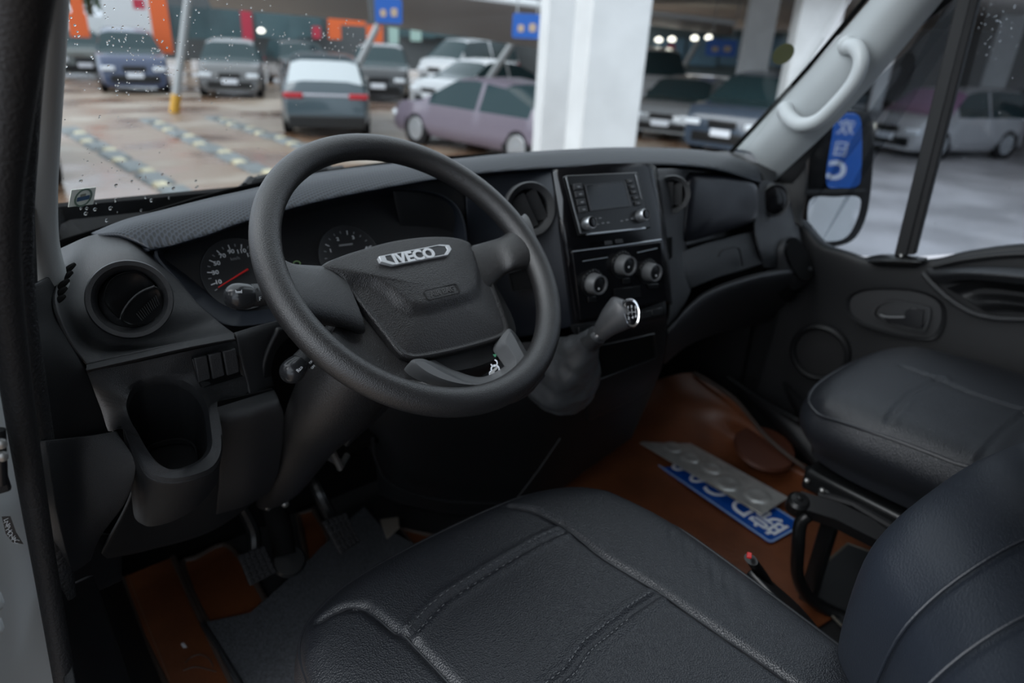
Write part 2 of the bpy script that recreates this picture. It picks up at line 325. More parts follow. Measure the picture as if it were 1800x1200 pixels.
def car(name, label, c, fwd, L, W, H, paint, style='sedan', lights=True, plate=True, rear_glass=None, screen=None, lit=False, cat='car'):
    """c: ground point of the car's middle; fwd: heading."""
    c = V(c[0], c[1], GZ); f = nrm(V(fwd[0], fwd[1], 0)); s = V(f[1], -f[0], 0)
    root = empty(name, c, label, cat, 'cars in the car park')
    belt = H*0.60
    if style == 'suv': prof = [(-.5, .55), (-.485, .66), (-.44, .93), (-.40, .985), (-.2, 1), (.02, .99), (.12, .95), (.27, .66), (.46, .58), (.5, .45)]
    elif style == 'hatch': prof = [(-.5, .5), (-.49, .62), (-.42, .88), (-.34, .97), (-.1, 1), (.08, .96), (.25, .66), (.45, .55), (.5, .42)]
    elif style == 'van': prof = [(-.5, .6), (-.495, .8), (-.48, .97), (-.3, 1), (0, 1), (.22, .97), (.40, .62), (.47, .56), (.5, .4)]
    else: prof = [(-.5, .5), (-.49, .66), (-.36, .76), (-.2, .95), (-.02, 1), (.1, .97), (.28, .68), (.45, .56), (.5, .42)]
    st = []
    n = 48
    for i in range(n+1):
        x = -.5+i/n; h = np.interp(x, [p[0] for p in prof], [p[1] for p in prof])*H
        e = 1-0.22*max(0, abs(x)*2-.72)**1.5/.28**1.5*.6
        st.append((x*L, h, W/2*e))
    vs, body, win, wsf, rwf = [], [], {}, [], []
    K = 11
    for (x, h, w_) in st:
        bl = min(belt, h-.02); tum = max(0, h-belt)*.38
        sec = [(w_*.9, .22), (w_, .34), (w_*1.01, .5), (w_, bl), (w_-tum*.92-.01, max(bl+.01, h-.06)), (w_*.55 if h > belt else w_*.7, h)]
        sec = sec+[(-a, b_) for a, b_ in sec[::-1]][0:5] if False else sec
        pts = [(a, b_) for a, b_ in sec]+[(0, h*1.005)]+[(-a, b_) for a, b_ in sec[::-1]]
        for a, z in pts: vs.append(c+f*x+s*a+V(0, 0, z))
    m = 13
    def slot(i): x = -.5+(i+.5)/n; return x
    for i in range(n):
        x = slot(i); h0 = st[i][1]; h1 = st[i+1][1]
        for j in range(m-1):
            q = (i*m+j, i*m+j+1, (i+1)*m+j+1, (i+1)*m+j)
            if j in (3, 8) and min(h0, h1) > belt+.16*H and (abs(x+.08) > .008): (win.setdefault((j, x > -.08), [])).append(q)
            elif 4 <= j <= 7 and min(h0, h1) > belt+.02 and max(h0, h1) < H*.955: (wsf if x > 0 else rwf).append(q)
            else: body.append(q)
    body.append(tuple(range(m))); body.append(tuple(n*m+j for j in range(m))[::-1]); body += [(i*m, (i+1)*m, (i+1)*m+m-1, i*m+m-1) for i in range(n)]
    def sub(nm, fs, mat):
        if not fs: return
        u = sorted({i for q in fs for i in q}); mp_ = {a: b_ for b_, a in enumerate(u)}
        return mk(nm, [vs[i] for i in u], [tuple(mp_[i] for i in q) for q in fs], mat, root, angle=50)
    sub('body', body, paint); [sub('side_window', w__, carglass) for w__ in win.values()]; sub('windscreen', wsf, screen or carglass); sub('rear_window', rwf, carglass if style != 'suv' or not rear_glass else rear_glass)
    wr = .34 if H < 1.6 else .37
    for sx_ in (1, -1):
        for fx in (.315, -.30):
            p = c+f*L*fx+s*sx_*(W/2-.10)+V(0, 0, wr)
            pl = Pl(p, s*sx_)
            mk('wheel_arch', [*circ(pl, 0, .02, wr*1.16, .102, 20)], [tuple(range(20))], tyre, root, smooth=False)
            wl = lathe('wheel', pl, 0, 0, [(wr*.9, -.1), (wr, -.08), (wr, .09), (wr*.92, .108), (wr*.72, .112)], tyre, root, 24)
            lathe('wheel_rim', pl, 0, 0, [(wr*.70, .11), (wr*.66, .118), (wr*.5, .112), (wr*.18, .122), (.02, .124)], wheelalloy, wl, 20)
    if lights:
        for sx_ in (1, -1):
            o_ = c+f*(L/2-.04)+s*sx_*W*.36+V(0, 0, H*.40)
            box('headlamp', o_, (.16, .36, .13), lampwhite if not (lit and sx_ == 1) else M('lit_headlamp', (1, 1, .9), .3, emit=(1, .98, .85), es=3.5), root, math.atan2(f[1], f[0]), .03)
            o_ = c-f*(L/2-.03)+s*sx_*W*.36+V(0, 0, H*.52)
            box('tail_lamp', o_, (.12, .40, .11), lampred, root, math.atan2(f[1], f[0]), .02)
        box('tail_strip', c-f*(L/2-.02)+V(0, 0, H*.53), (.06, W*.6, .05), M('pale_trim', (.5, .5, .55), .3), root, math.atan2(f[1], f[0]), .01)
        box('lower_grille', c+f*(L/2-.02)+V(0, 0, H*.24), (.09, W*.7, H*.12), plasticb, root, math.atan2(f[1], f[0]), .02)
        box('upper_grille', c+f*(L/2-.015)+V(0, 0, H*.40), (.07, W*.34, H*.09), plasticb, root, math.atan2(f[1], f[0]), .02)
        box('rear_bumper', c-f*(L/2-.01)+V(0, 0, H*.20), (.12, W*.86, H*.16), plasticb, root, math.atan2(f[1], f[0]), .03)
    if plate:
        box('number_plate', c+f*(L/2+.035)+V(0, 0, H*.30), (.02, .46, .15), platewhite, root, math.atan2(f[1], f[0]), .004)
    return root
def gp(px, py): return PZ(px, py, GZ)
paintb = M('slate_blue_paint', (0.025, 0.042, 0.095), 0.3, coat=.6); paintg = M('grey_paint', (0.10, 0.103, 0.106), 0.3, coat=.6)
paintk = M('black_paint', (0.012, 0.014, 0.017), 0.25, coat=.7); paintt = M('teal_grey_paint', (0.045, 0.070, 0.084), 0.28, coat=.7)
paintp = M('lilac_grey_paint', (0.15, 0.128, 0.165), 0.3, coat=.6); paintw = M('white_paint', (0.42, 0.44, 0.46), 0.3, coat=.6)
paints = M('silver_paint', (0.28, 0.30, 0.32), 0.3, .3, coat=.6); paintr = M('red_paint', (0.45, 0.02, 0.04), 0.3, coat=.6)
paintdb = M('dark_blue_paint', (0.035, 0.052, 0.078), 0.3, coat=.6)
rear_sky_sheen = M('rear_glass_painted_sky', (0.55, 0.60, 0.62), 0.15, spec=.9)  # pale base colour stands in for sky reflected in the glass
violet = M('violet_screen', (0.30, 0.17, 0.28), .2)
car('parked_car', 'slate blue car facing the van in front of the white hoarding', (5.52, 26.97), (-.20, -.98), 4.6, 1.95, 1.85, paintb, 'suv')
car('parked_car', 'dark green grey car partly hidden by the driver side pillar', (4.98, 32.5), (-.08, -.99), 4.6, 1.9, 1.7, M('dark_green_paint', (.05, .06, .055), .3, coat=.5), 'suv')
car('parked_car', 'grey car with bright headlamps facing the van beside the slanted pole', (8.25, 25.13), (-.40, -.91), 4.6, 1.9, 1.7, paintg, 'suv')
car('parked_car', 'black car parked between the grey car and the teal car', (11.75, 27.7), (-.22, -.97), 4.6, 1.9, 1.7, paintk, 'suv')
car('parked_car', 'teal grey estate car seen from behind with red tail lamps', (7.29, 16.51), (.44, .90), 4.7, 1.9, 1.68, paintt, 'suv', rear_glass=rear_sky_sheen, plate=False)
car('parked_car', 'dark car standing behind the teal car and the lilac saloon', (12.7, 22.9), (-.55, -.83), 4.8, 1.95, 1.8, paintk, 'suv')
car('parked_car', 'white car with its nose showing above the bonnet of the lilac saloon', (13.9, 18.6), (-.99, -.10), 4.6, 1.85, 1.55, paintw, 'sedan')
car('parked_pickup', 'white truck cab standing behind the white car', (18.8, 25.6), (-.97, -.25), 5, 1.9, 2.05, paintw, 'van', cat='truck')
car('parked_car', 'lilac grey saloon partly hidden by the white concrete pillar', (8.66, 11.47), (-.09, .995), 4.9, 1.9, 1.48, paintp, 'sedan')
car('parked_car', 'white people carrier right of the white concrete pillar', (19.2, 15.8), (-.75, -.66), 4.9, 1.9, 2.15, paintw, 'van')
car('parked_car', 'silver car between the white people carrier and the dark blue car', (15.9, 12.0), (-.93, -.36), 4.6, 1.85, 1.5, paints, 'hatch')
car('parked_car', 'dark blue car with a pale number plate close to the passenger side pillar', (15.2, 9.2), (-.985, -.17), 4.8, 1.95, 1.8, paintdb, 'suv')
car('parked_car', 'grey car with a lit headlamp and violet windscreen seen through the side window', (19.6, 6.6), (-.955, .295), 4.1, 1.9, 1.68, M('pale_grey_paint', (.36, .37, .39), .3, coat=.6), 'suv', screen=violet, lit=True)
car('parked_car', 'pale blue car just behind the grey car with the lit headlamp', (25.5, 12.2), (-.91, -.41), 4.6, 1.9, 1.75, M('pale_blue_paint', (.20, .26, .30), .3, coat=.6), 'suv')
car('parked_car', 'red car at the far edge of the covered parking', (27.6, 5.0), (-.96, -.28), 4.4, 1.8, 1.5, paintr, 'hatch')
car('parked_car', 'small white car left of the red car under the overpass', (31.5, 7.6), (-.96, -.28), 4.4, 1.8, 1.5, paintw, 'hatch')
_c = gp(133, 338)
car('parked_car', 'dark car nearest the driver side windscreen pillar', (_c[0]-.92, _c[1]+2.3), (.02, 1), 4.6, 1.85, 1.5, paintdb, 'suv')

# columns, overpass slab and canopies
def column(name, px, py, wpx, label, rot, wdep=.6, top=4.4, mat=concrete, base=None):
    p = base if base is not None else gp(px, py); d = math.hypot(*(p-CAM)[:2]); wd = wpx*math.hypot(d, 1.95)/F*.95
    return tag(box(name, (p[0], p[1], (top+GZ)/2), (wd, wdep, top-GZ), mat, None, rot, .02), label, 'pillar')
p = PD(1052, 262, 8.1); p[2] = 0
column('concrete_column', 0, 0, 98, 'large white concrete pillar in front of the windscreen', -math.radians(29), .62, 4.4, base=p)
p = PD(968, 200, 10.5); p[2] = 0
column('concrete_column', 0, 0, 46, 'white concrete pillar close behind the large one, left of it', -math.radians(30), .5, 4.4, base=p)
p = PD(1318, 140, 22); p[2] = 0
column('concrete_column', 0, 0, 44, 'distant white column at the end of the covered row', -math.radians(50), .6, 4.4, base=p)
p = PD(1415, 130, 17); p[2] = 0
column('concrete_column', 0, 0, 62, 'broad pale column above the dark blue car', -math.radians(50), .8, 4.4, base=p)
p = PD(1722, 220, 28); p[2] = 0
column('concrete_column', 0, 0, 30, 'slim column to the right of the grey car with the lit headlamp', -math.radians(70), .5, 4.4, base=p)
p = PD(1548, 150, 21); p[2] = 0
column('concrete_column', 0, 0, 18, 'slim column behind the grey car with the lit headlamp', -math.radians(70), .5, 4.4, base=p)
a = PZ(1128, 3, 3.9); b2 = PZ(1310, 60, 3.9); d = nrm(b2-a)
A = a-d*24; B = b2+d*2; s = V(d[1], -d[0], 0)
slab = [A, B, B+s*60+d*10, A+s*60]
slabm = M('overpass_concrete', (.85, .81, .76), .9, var=.06, vscale=1)
tag(prism('ceiling_overpass', [q for q in slab], -.6, slabm, n=V(0, 0, -1), bevel=0, smooth=False), kind='structure')
for i, (px, py) in enumerate(((1600, 60), (1700, 130))):
    q = PZ(px, py-30, 3.6); dd = nrm(V(.62, -.78, 0))
    tag(box('beam', q+V(0, 0, .1), (30, .6, .55), concreted, None, math.atan2(dd[1], dd[0]), .01), kind='structure')
wb = M('block_wall', (.34, .34, .34), .9)
tag(box('wall_far', (40, 12, 1.9), (.4, 40, 4.5), wb, None, -.3, 0), kind='structure')

cang = M('canopy_sheet_metal', (0.42, 0.42, 0.42), 0.6); edge = M('canopy_edge_white', (.5, .53, .55), .5)
def canopy(far0, far1, near1, near0, label, th=.12):
    q = [PD(*far0), PD(*far1), PD(*near1), PD(*near0)]
    r = empty('carport_canopy', sum(q)/4, label, 'canopy', 'carport canopies')
    mk('roof_sheet', q+shift(q, V(0, 0, th)), [(0, 1, 2, 3), (4, 5, 6, 7), (0, 1, 5, 4), (1, 2, 6, 5), (2, 3, 7, 6), (3, 0, 4, 7)], cang, r, smooth=False)
    tube('edge_rail', [q[3]+V(0, 0, .06), q[2]+V(0, 0, .06)], .08, edge, r, 8)
canopy((372, 14, 22), (650, 38, 20.5), (640, -70, 16), (330, -90, 18), 'grey carport canopy above the teal car')
canopy((662, 44, 21.5), (975, 88, 18), (975, 18, 15.5), (690, -20, 17), 'grey carport canopy left of the concrete pillars')
canopy((1110, 40, 29), (1285, 62, 27), (1290, 44, 24), (1110, 22, 26), 'grey carport canopy right of the concrete pillars')
pole = M('galvanised_pole', (.33, .35, .36), .5)
for (p0, p1, d, lab, yb) in (((338, -60), (312, 152), 20.5, 'slanted grey pole with a yellow foot beside the grey car', True), ((664, 45), (622, 130), 22.5, 'slanted carport post behind the teal car', False), ((905, 70), (872, 120), 20.3, 'slanted carport post above the lilac saloon', False), ((1228, 72), (1205, 112), 30, 'slanted carport post right of the concrete pillars', False)):
    a = PD(*p0, d); b2 = PD(*p1, d); t = (a-b2); b2 = b2-t*((b2[2]-GZ)/t[2])
    r = empty('carport_post', b2, lab, 'post', 'slanted carport posts'); tube('shaft', [b2, a], .10, pole, r, 12)
    if yb: tube('painted_foot', [b2, b2+t*.16], .125, M('orange_yellow_paint', (.55, .30, .03), .5), r, 12)
signb = M('blue_sign', (.01, .10, .42), .5); smud = M('sign_print', (.45, .35, .25), .6)
def sign(px, py, w_, h_, d, label):
    c = PD(px, py, d); away = nrm(V(*(CAM-c)[:2], 0)); pl = Pl(c, away); k = d/F*1.0
    r = empty('hanging_sign', c, label, 'sign', 'blue signs on the carports')
    prism('sign_board', rrect(pl, 0, 0, w_*k, h_*k, .05), .06, signb, r)
    for sx_ in (-1, 1): tube('hanger', [pl.w(sx_*w_*k*.35, h_*k*.45, -.03), pl.w(sx_*w_*k*.35, h_*k*.45+1.2, -.03)], .015, pole, r, 6)
    prism('sign_print', rrect(pl, -w_*k*.2, -.1*h_*k, w_*k*.22, h_*k*.3, .04, h=.01), .01, smud, r); prism('sign_print', rrect(pl, w_*k*.2, -.05*h_*k, w_*k*.24, h_*k*.34, .04, h=.01), .01, smud, r)
sign(683, 19, 42, 36, 14.5, 'blue sign hanging at the post behind the teal car')
sign(926, 46, 46, 36, 14.0, 'blue sign hanging just left of the concrete pillars')
sign(1268, 84, 46, 24, 23, 'blue sign hanging right of the concrete pillars')

# shop building and greenery behind the car park
wallw = M('white_hoarding', (.62, .66, .68), .6); glasst = M('shop_glass', (.05, .09, .10), .15, var=.3, vscale=.5); orange = M('orange_banner', (.72, .13, .03), .6); redb = M('red_banner', (.45, .03, .06), .6); leaf = M('foliage_green', (.035, .085, .025), .8, var=.5, vscale=3)
shop = empty('shop_building', PD(450, 60, 34)*V(1, 1, 0), 'low glazed shop building with teal windows behind the parked cars', 'building')
def facade(name, x0, x1, y0, y1, d, mat, parent, th=.3, lab=None, cat=None, grp=None):
    c = PD((x0+x1)/2, (y0+y1)/2, d); pl = Pl(c, nrm(V(*(CAM-c)[:2], 0)))
    k = d/F*.96
    o = prism(name, rrect(pl, 0, 0, (x1-x0)*k, (y1-y0)*k, .02), th, mat, parent, bevel=0)
    if lab: tag(o, lab, cat, grp)
    return o
facade('wall', 330, 1000, -20, 110, 34.5, M('shop_wall', (.08, .09, .095), .7), shop, .4)
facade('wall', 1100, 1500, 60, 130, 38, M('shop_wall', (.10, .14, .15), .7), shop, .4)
for x in (300, 375, 455, 500, 700, 760, 830): facade('shop_window', x, x+62, 18, 62, 34, glasst, shop, .1)
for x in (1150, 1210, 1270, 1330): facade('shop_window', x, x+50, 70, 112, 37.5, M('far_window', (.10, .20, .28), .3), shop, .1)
facade('hoarding', 196, 268, 2, 80, 33, wallw, None, .2, 'tall white hoarding behind the slate blue car', 'hoarding')
facade('hoarding', 120, 190, 32, 60, 37, wallw, None, .2, 'low white hoarding beside the orange banner at the pillar', 'hoarding')
for (x0, x1, y0, y1, lab) in ((268, 293, -20, 80, 'tall orange banner right of the white hoarding'), (125, 150, 28, 60, 'orange banner next to the driver side pillar'), (126, 142, -10, 22, 'small orange flag above the banner at the driver side pillar'), (645, 672, 47, 78, 'orange banner behind the slanted post'), (578, 598, 34, 66, 'orange banner above the teal car'), (600, 640, 34, 44, 'narrow orange banner above the teal car')):
    facade('banner', x0, x1, y0, y1, 30, orange, None, .05, lab, 'banner', 'coloured banners at the shop front')
for (x0, x1, y0, y1, lab) in ((427, 443, 24, 84, 'red banner behind the grey car'), (550, 563, 48, 66, 'small red banner above the black car'), (1172, 1184, 80, 108, 'red banner right of the concrete pillars'), (236, 252, 0, 14, 'red panel at the top of the white hoarding')):
    facade('banner', x0, x1, y0, y1, 30, redb, None, .05, lab, 'banner', 'coloured banners at the shop front')
for (x0, x1, y0, y1, lab) in ((684, 700, 42, 92, 'white and green banner below the blue sign'), (722, 740, 42, 70, 'pale green banner right of the blue sign')):
    facade('banner', x0, x1, y0, y1, 29, M('pale_green_banner', (.35, .50, .45), .6), None, .05, lab, 'banner', 'coloured banners at the shop front')
lampm = M('lit_lamp', (1, 1, 1), .4, emit=(1, .97, .85), es=2.2)
for (px, py, lab) in ((459, 54, 'glowing lamp in the shop behind the grey car'), (857, 65, 'white lamp under the carport canopy'), (1158, 70, 'first lamp in the row right of the concrete pillars'), (1181, 69, 'second lamp in the row right of the concrete pillars'), (1221, 67, 'third lamp in the row right of the concrete pillars'), (1246, 66, 'last lamp in the row right of the concrete pillars')):
    c = PD(px, py, 28 if px > 500 else 32); pl = Pl(c, (0, 0, -1), (0, 1, 0))
    tag(lathe('lamp', pl, 0, 0, [(.02, -.10), (.11, -.05), (.14, .0), (.11, .06), (.02, .08)], lampm, None, 16), lab, 'lamp', 'lamps under the canopies')
def foliage(px, py, d, r, label, n=60):
    c = PD(px, py, d); root = empty('tree', V(c[0], c[1], GZ), label, 'tree', 'trees beyond the car park')
    tube('trunk', [V(c[0], c[1], GZ), c], [.22, .12], M('bark', (.08, .06, .04), .9), root, 8)
    vs, fs = [], []
    for i in range(n*14):
        a = V(*[random.gauss(0, 1) for _ in range(3)]); a = a/np.linalg.norm(a)*r*random.uniform(.3, 1)*V(1.5, 1.5, .8)
        q = c+a; t = nrm(V(*[random.gauss(0, 1) for _ in range(3)])); u = nrm(np.cross(t, V(.3, .2, 1))); sz = .22; b_ = len(vs)
        vs += [q, q+t*sz+u*sz*.4, q+t*sz*2, q+t*sz-u*sz*.4]; fs.append((b_, b_+1, b_+2, b_+3))
    mk('crown', vs, fs, leaf, root, smooth=False)
for a in ((150, -25, 41, 1.7, 'green tree above the slate blue car beside the driver side pillar'), (315, 5, 46, 1.7, 'green tree between the tall orange banner and the slanted pole'), (880, -30, 50, 3.6, 'green tree above the carport canopy'), (1160, 25, 50, 2.2, 'green tree just right of the concrete pillars'), (590, 5, 48, 2.4, 'green tree over the canopy of the teal car')): foliage(*a)
tag(box('cardboard_crate', PD(1278, 256, 10.0)*V(1, 1, 0)+V(0, 0, GZ+.25), (.6, .5, .5), M('orange_crate', (.42, .17, .05), .7), None, .3, .02), 'orange box on the ground beside the dark blue car', 'box')
tag(box('low_ledge', PD(1150, 262, 10.6)*V(1, 1, 0)+V(0, 0, GZ+.1), (1.8, .4, .2), M('orange_ledge', (.42, .20, .07), .7), None, -.8, .02), 'orange edged plinth behind the large concrete pillar', 'plinth')
# sign board behind the van that the wing mirror shows
# ------------------------------------------------------------------ van shell
FL = 0.85                                     # cab floor height
tag(box('floor', (0, .45, FL-.03), (1.76, 2.5, .06), felt, bevel=0), kind='structure')
tag(box('ceiling', (0, -.15, 2.56), (1.9, 1.7, .04), trimgrey, bevel=0), kind='structure')
tag(box('wall_back', (0, -.80, 1.7), (1.78, .04, 1.74), plasticd, bevel=0), kind='structure')
tag(box('wall_left', (-.93, -1.0, 1.6), (.05, .95, 1.9), trimgrey, bevel=0), kind='structure')
tag(box('wall_front', (0, 1.36, 1.2), (1.76, .03, .90), blackhole, bevel=0), kind='structure')
# windscreen
WR = [[V(-.80, 1.03, 1.655), V(-.45, 1.24, 1.66), V(0, 1.33, 1.66), V(.45, 1.24, 1.66), V(.80, 1.03, 1.655)],
      [V(-.79, .83, 2.03), V(-.45, .99, 2.05), V(0, 1.06, 2.06), V(.45, .99, 2.05), V(.79, .83, 2.03)],
      [V(-.76, .58, 2.50), V(-.45, .69, 2.52), V(0, .75, 2.53), V(.45, .69, 2.52), V(.76, .58, 2.50)]]
def wsp(u, v):
    a = crom([crom(r, 41)[int(round(u*40))] for r in WR], 41)[int(round(v*40))]; return a
tag(patch('window_1', WR, windshield, None, 40, 30, .005, 0), kind='structure')
fr = [WR[0], [p*.9+q*.1 for p, q in zip(WR[0], WR[1])]]
tag(patch('trim_1', [[p+V(0, -.004, -.002) for p in r] for r in [shift(WR[0], (0, .02, -.04)), fr[0], [p*.925+q*.075 for p, q in zip(*WR[:2])]]], blackhole, None, 40, 6, .003, 0), kind='structure')
# glass grid for putting drops and stickers on the pane
GR = [crom([crom(r, 121)[i] for r in WR], 121) for i in range(121)]
GA = np.array(GR)
def on_glass(px, py):
    f = GA.reshape(-1, 3)-CAM; z = f@FW; x = 900+F*(f@RT)/z; y = 600-F*(f@UP)/z; k = int(np.argmin((x-px)**2+(y-py)**2+(z < 0)*1e9))
    i, j = divmod(k, 121); i = min(max(i, 1), 119); j = min(max(j, 1), 119)
    a, b_, c = GA[i, j], GA[i+1, j], GA[i, j+1]; nn = nrm(np.cross(b_-a, c-a)); nn = nn if nn@(CAM-a) > 0 else -nn
    d = ray(px, py); t = ((a-CAM)@nn)/(d@nn); return CAM+d*t, nn
vs, fs = [], []
def drop(px, py, r):
    q, nn = on_glass(px, py); q = q+nn*.0002; pl = Pl(q, -nn); bb = len(vs); el = random.uniform(.7, 1.3)
    for h, k in ((0, 1), (.45, .8), (.7, .4)):
        for i in range(8): vs.append(pl.w(r*k*math.cos(i*math.pi/4)*el, r*k*math.sin(i*math.pi/4), h*r+.006))
    for a in range(2):
        for i in range(8): fs.append((bb+a*8+i, bb+a*8+(i+1) % 8, bb+a*8+8+(i+1) % 8, bb+a*8+8+i))
    fs.append(tuple(bb+16+i for i in range(8)))
for i in range(420):
    t = random.random()
    if t < .55: px, py = random.gauss(270, 110), random.gauss(90, 60)
    elif t < .8: px, py = random.uniform(115, 480), random.uniform(0, 390)
    else: px, py = random.gauss(560, 60), random.gauss(75, 20)
    if px > 118 and 0 < py < 385 and not (px > 330 and py > 340): drop(px, py, random.uniform(.0007, .0015))
for i in range(26): drop(random.uniform(110, 380), random.uniform(310, 395), random.uniform(.0018, .0032))
o = mk('raindrops', vs, fs, dropmat); tag(o, 'scattered raindrops on the outside of the windscreen', 'raindrops', kind='stuff')
# stickers
q, nn = on_glass(146, 347); pl = Pl(q+nn*.001, nn)
r = empty('windscreen_sticker', q, 'small square white sticker with a round emblem low in the windscreen corner', 'sticker')
sq = [pl.pt(*c) for c in ((126, 334), (169, 329), (164, 359), (120, 364))]
prism('sticker_sheet', sq, .0004, M('sticker_white', (.85, .88, .80), .5), r, bevel=0)
c = pl.uv(146, 347); lathe('emblem_ring', pl, c[0], c[1], [(.0135, .0003), (.0135, .0006), (.011, .0006), (.011, .0003)], M('emblem_green', (.15, .22, .17), .5), r, 24, False, False)
prism('emblem_picture', rrect(pl, c[0], c[1]-.001, .019, .006, .001, h=.0008), .0004, M('emblem_blue', (.06, .12, .22), .5), r, bevel=0)
prism('emblem_picture', rrect(pl, c[0]-.001, c[1]+.004, .008, .004, .001, h=.0008), .0004, M('emblem_sand', (.30, .30, .24), .5), r, bevel=0)
q, nn = on_glass(1376, 96); pl = Pl(q+nn*.001, nn)
a = pl.uv(1358, 106); b2 = pl.uv(1396, 84); c = (a+b2)/2
tag(lathe('oval_sticker', pl, c[0], c[1], [(np.linalg.norm(a-b2)/2, .0004), (np.linalg.norm(a-b2)/2*.99, .0008)], M('olive_sticker', (.16, .17, .07), .5), None, 28), 'olive green round sticker on the passenger side of the windscreen', 'sticker')
# wiper
r = empty('windscreen_wiper', PY(470, 325, 1.30), 'black wiper blade lying along the bottom of the windscreen', 'wiper')
tube('wiper_blade', [PY(352, 366, 1.27), PY(430, 332, 1.30), PY(520, 306, 1.33), PY(600, 296, 1.36)], .006, rubber, r, 8)
tube('wiper_arm', [PY(400, 352, 1.29), PY(440, 322, 1.31), PY(520, 300, 1.34), PY(580, 300, 1.36)], [.007, .010, .009, .012], plasticd, r, 8)
tube('wiper_joint', [PY(435, 330, 1.29), PY(445, 318, 1.30)], .012, plasticd, r, 8); tube('wiper_joint', [PY(572, 306, 1.35), PY(602, 302, 1.36)], .014, plasticd, r, 8)

# driver side pillar, jamb and seal
def strip(name, pts, wid, dep, mat, parent=None, samp=30, kind='structure', n=16):
    """rounded bar through pixel points (px, py, y, half width factor)"""
    q = [PY(*p[:3]) for p in pts]
    o = tube(name, q, wid, mat, parent, n, samp, upv=(0, 1, .2), sy=dep)
    return tag(o, kind=kind) if kind else o
strip('trim_2', [(88, -120, .60), (84, -20, .66), (74, 110, .72), (64, 220, .78), (56, 330, .84), (56, 430, .88), (80, 500, .90)], [.0125, .014, .0165, .0195, .0225, .026, .024], 1.1, trimgrey)
strip('trim_3', [(48, -120, .54), (40, -20, .57), (26, 110, .60), (12, 250, .62), (2, 380, .64), (8, 520, .66), (30, 690, .68), (55, 850, .68), (85, 1030, .68), (122, 1240, .66)], [.019, .018, .016, .014, .013, .013, .012, .011, .010, .010], 1.2, rubber)
strip('trim_4', [(72, -120, .58), (66, -20, .61), (52, 110, .66), (38, 250, .70), (33, 380, .73), (36, 520, .75), (56, 690, .76), (80, 850, .76), (104, 990, .76), (116, 1050, .75)], [.010, .010, .010, .012, .0115, .012, .0135, .014, .013, .010], 1.2, M('textured_seal', (.020, .021, .023), .5, bump=1.0, bscale=260))
tag(patch('trim_5', [[PY(-30, -150, .66), PY(60, -150, .66), PY(98, -150, .68)], [PY(-60, 250, .74), PY(10, 250, .76), PY(62, 250, .80)], [PY(-60, 560, .76), PY(10, 560, .80), PY(70, 560, .84)]], plasticd, None, 10, 20, .02), kind='structure')
tag(patch('trim_6', [[PY(-160, 420, .62), PY(-60, 440, .70), PY(22, 520, .74)], [PY(-120, 820, .62), PY(-30, 830, .69), PY(50, 830, .745)], [PY(-90, 1290, .60), PY(30, 1290, .68), PY(118, 1290, .73)]], vanwhite, None, 14, 24, .02), kind='structure')
# hinge and door edge outside the seal
r = empty('hinge_assembly', PY(2, 810, .66), 'dark metal door hinge at the far left edge', 'hinge')
tube('hinge_pin', [PY(-2, 755, .64), PY(2, 850, .64)], .005, plasticb, r, 12); box('hinge_plate', PY(-6, 830, .65), (.014, .01, .04), plasticd, r)
for (px, py) in ((2, 778), (4, 800)): lathe('bolt', Pl(PY(px, py, .625), (0, -1, 0)), 0, 0, [(.004, 0), (.004, .004), (.002, .005)], steel, r, 10)
for (x, y, lab) in ((-3, 1055, 'upper pale edge of the open door at the far left'), (-3, 1100, 'lower pale edge of the open door at the far left')): tag(box('door_stop', PY(x-6, y, .62), (.012, .012, .022), trimlight, bevel=.006), lab, 'door stop')
tag(box('trim_16', (-.87, .42, .74), (.10, 1.0, .22), rubber, bevel=.01), kind='structure')
tag(box('wall_left_front', (-.868, 1.12, 1.2), (.012, .50, .80), plasticd, bevel=0), kind='structure')
tag(box('wall_right_front', (.868, 1.15, 1.2), (.012, .45, .80), plasticd, bevel=0), kind='structure')
tag(patch('trim_17', [[PY(70, 960, .80), PY(170, 940, .86), PY(215, 940, .90)], [PY(90, 1060, .80), PY(170, 1040, .86), PY(215, 1020, .90)]], plasticd, None, 8, 8, .01), kind='structure')
# VIN label
pl = Pl(PY(20, 930, .69), V(-.25, -1, .15)); o_ = [pl.pt(*c) for c in ((3, 908), (18, 907), (28, 935), (41, 956), (22, 953), (10, 938))]
r = empty('chassis_label', PY(20, 930, .69), 'black label with white characters stuck on the white door pillar', 'label')
prism('label_strip', o_, .0006, plasticb, r, bevel=0)
a = pl.uv(11, 910); b2 = pl.uv(34, 950)
for i, ch in enumerate('LNPHDNAC'):
    q = pl.uv(*[(11, 913), (12, 919), (13.5, 925), (15.5, 931), (18, 937), (21, 942), (25, 947), (29, 951)][i])
    text('character', ch, pl, q, .0058, white, r, rot=math.radians(-75+i*5))
# sill
tag(patch('trim_7', [[PY(84, 1044, .72), PY(126, 1028, .76), PY(165, 1010, .80)], [PY(118, 1130, .68), PY(155, 1110, .74), PY(196, 1095, .79)], [PY(150, 1290, .60), PY(210, 1290, .70), PY(262, 1290, .75)]], plasticd, None, 12, 16, .01), kind='structure')
tag(patch('trim_8', [[PZ(128, 1030, .98), PZ(170, 1000, .95), PZ(202, 980, .88)], [PZ(160, 1100, .96), PZ(205, 1090, .93), PZ(238, 1080, .88)], [PZ(215, 1290, .94), PZ(270, 1290, .91), PZ(318, 1290, .88)]], rubber, None, 14, 18, .01), kind='structure')

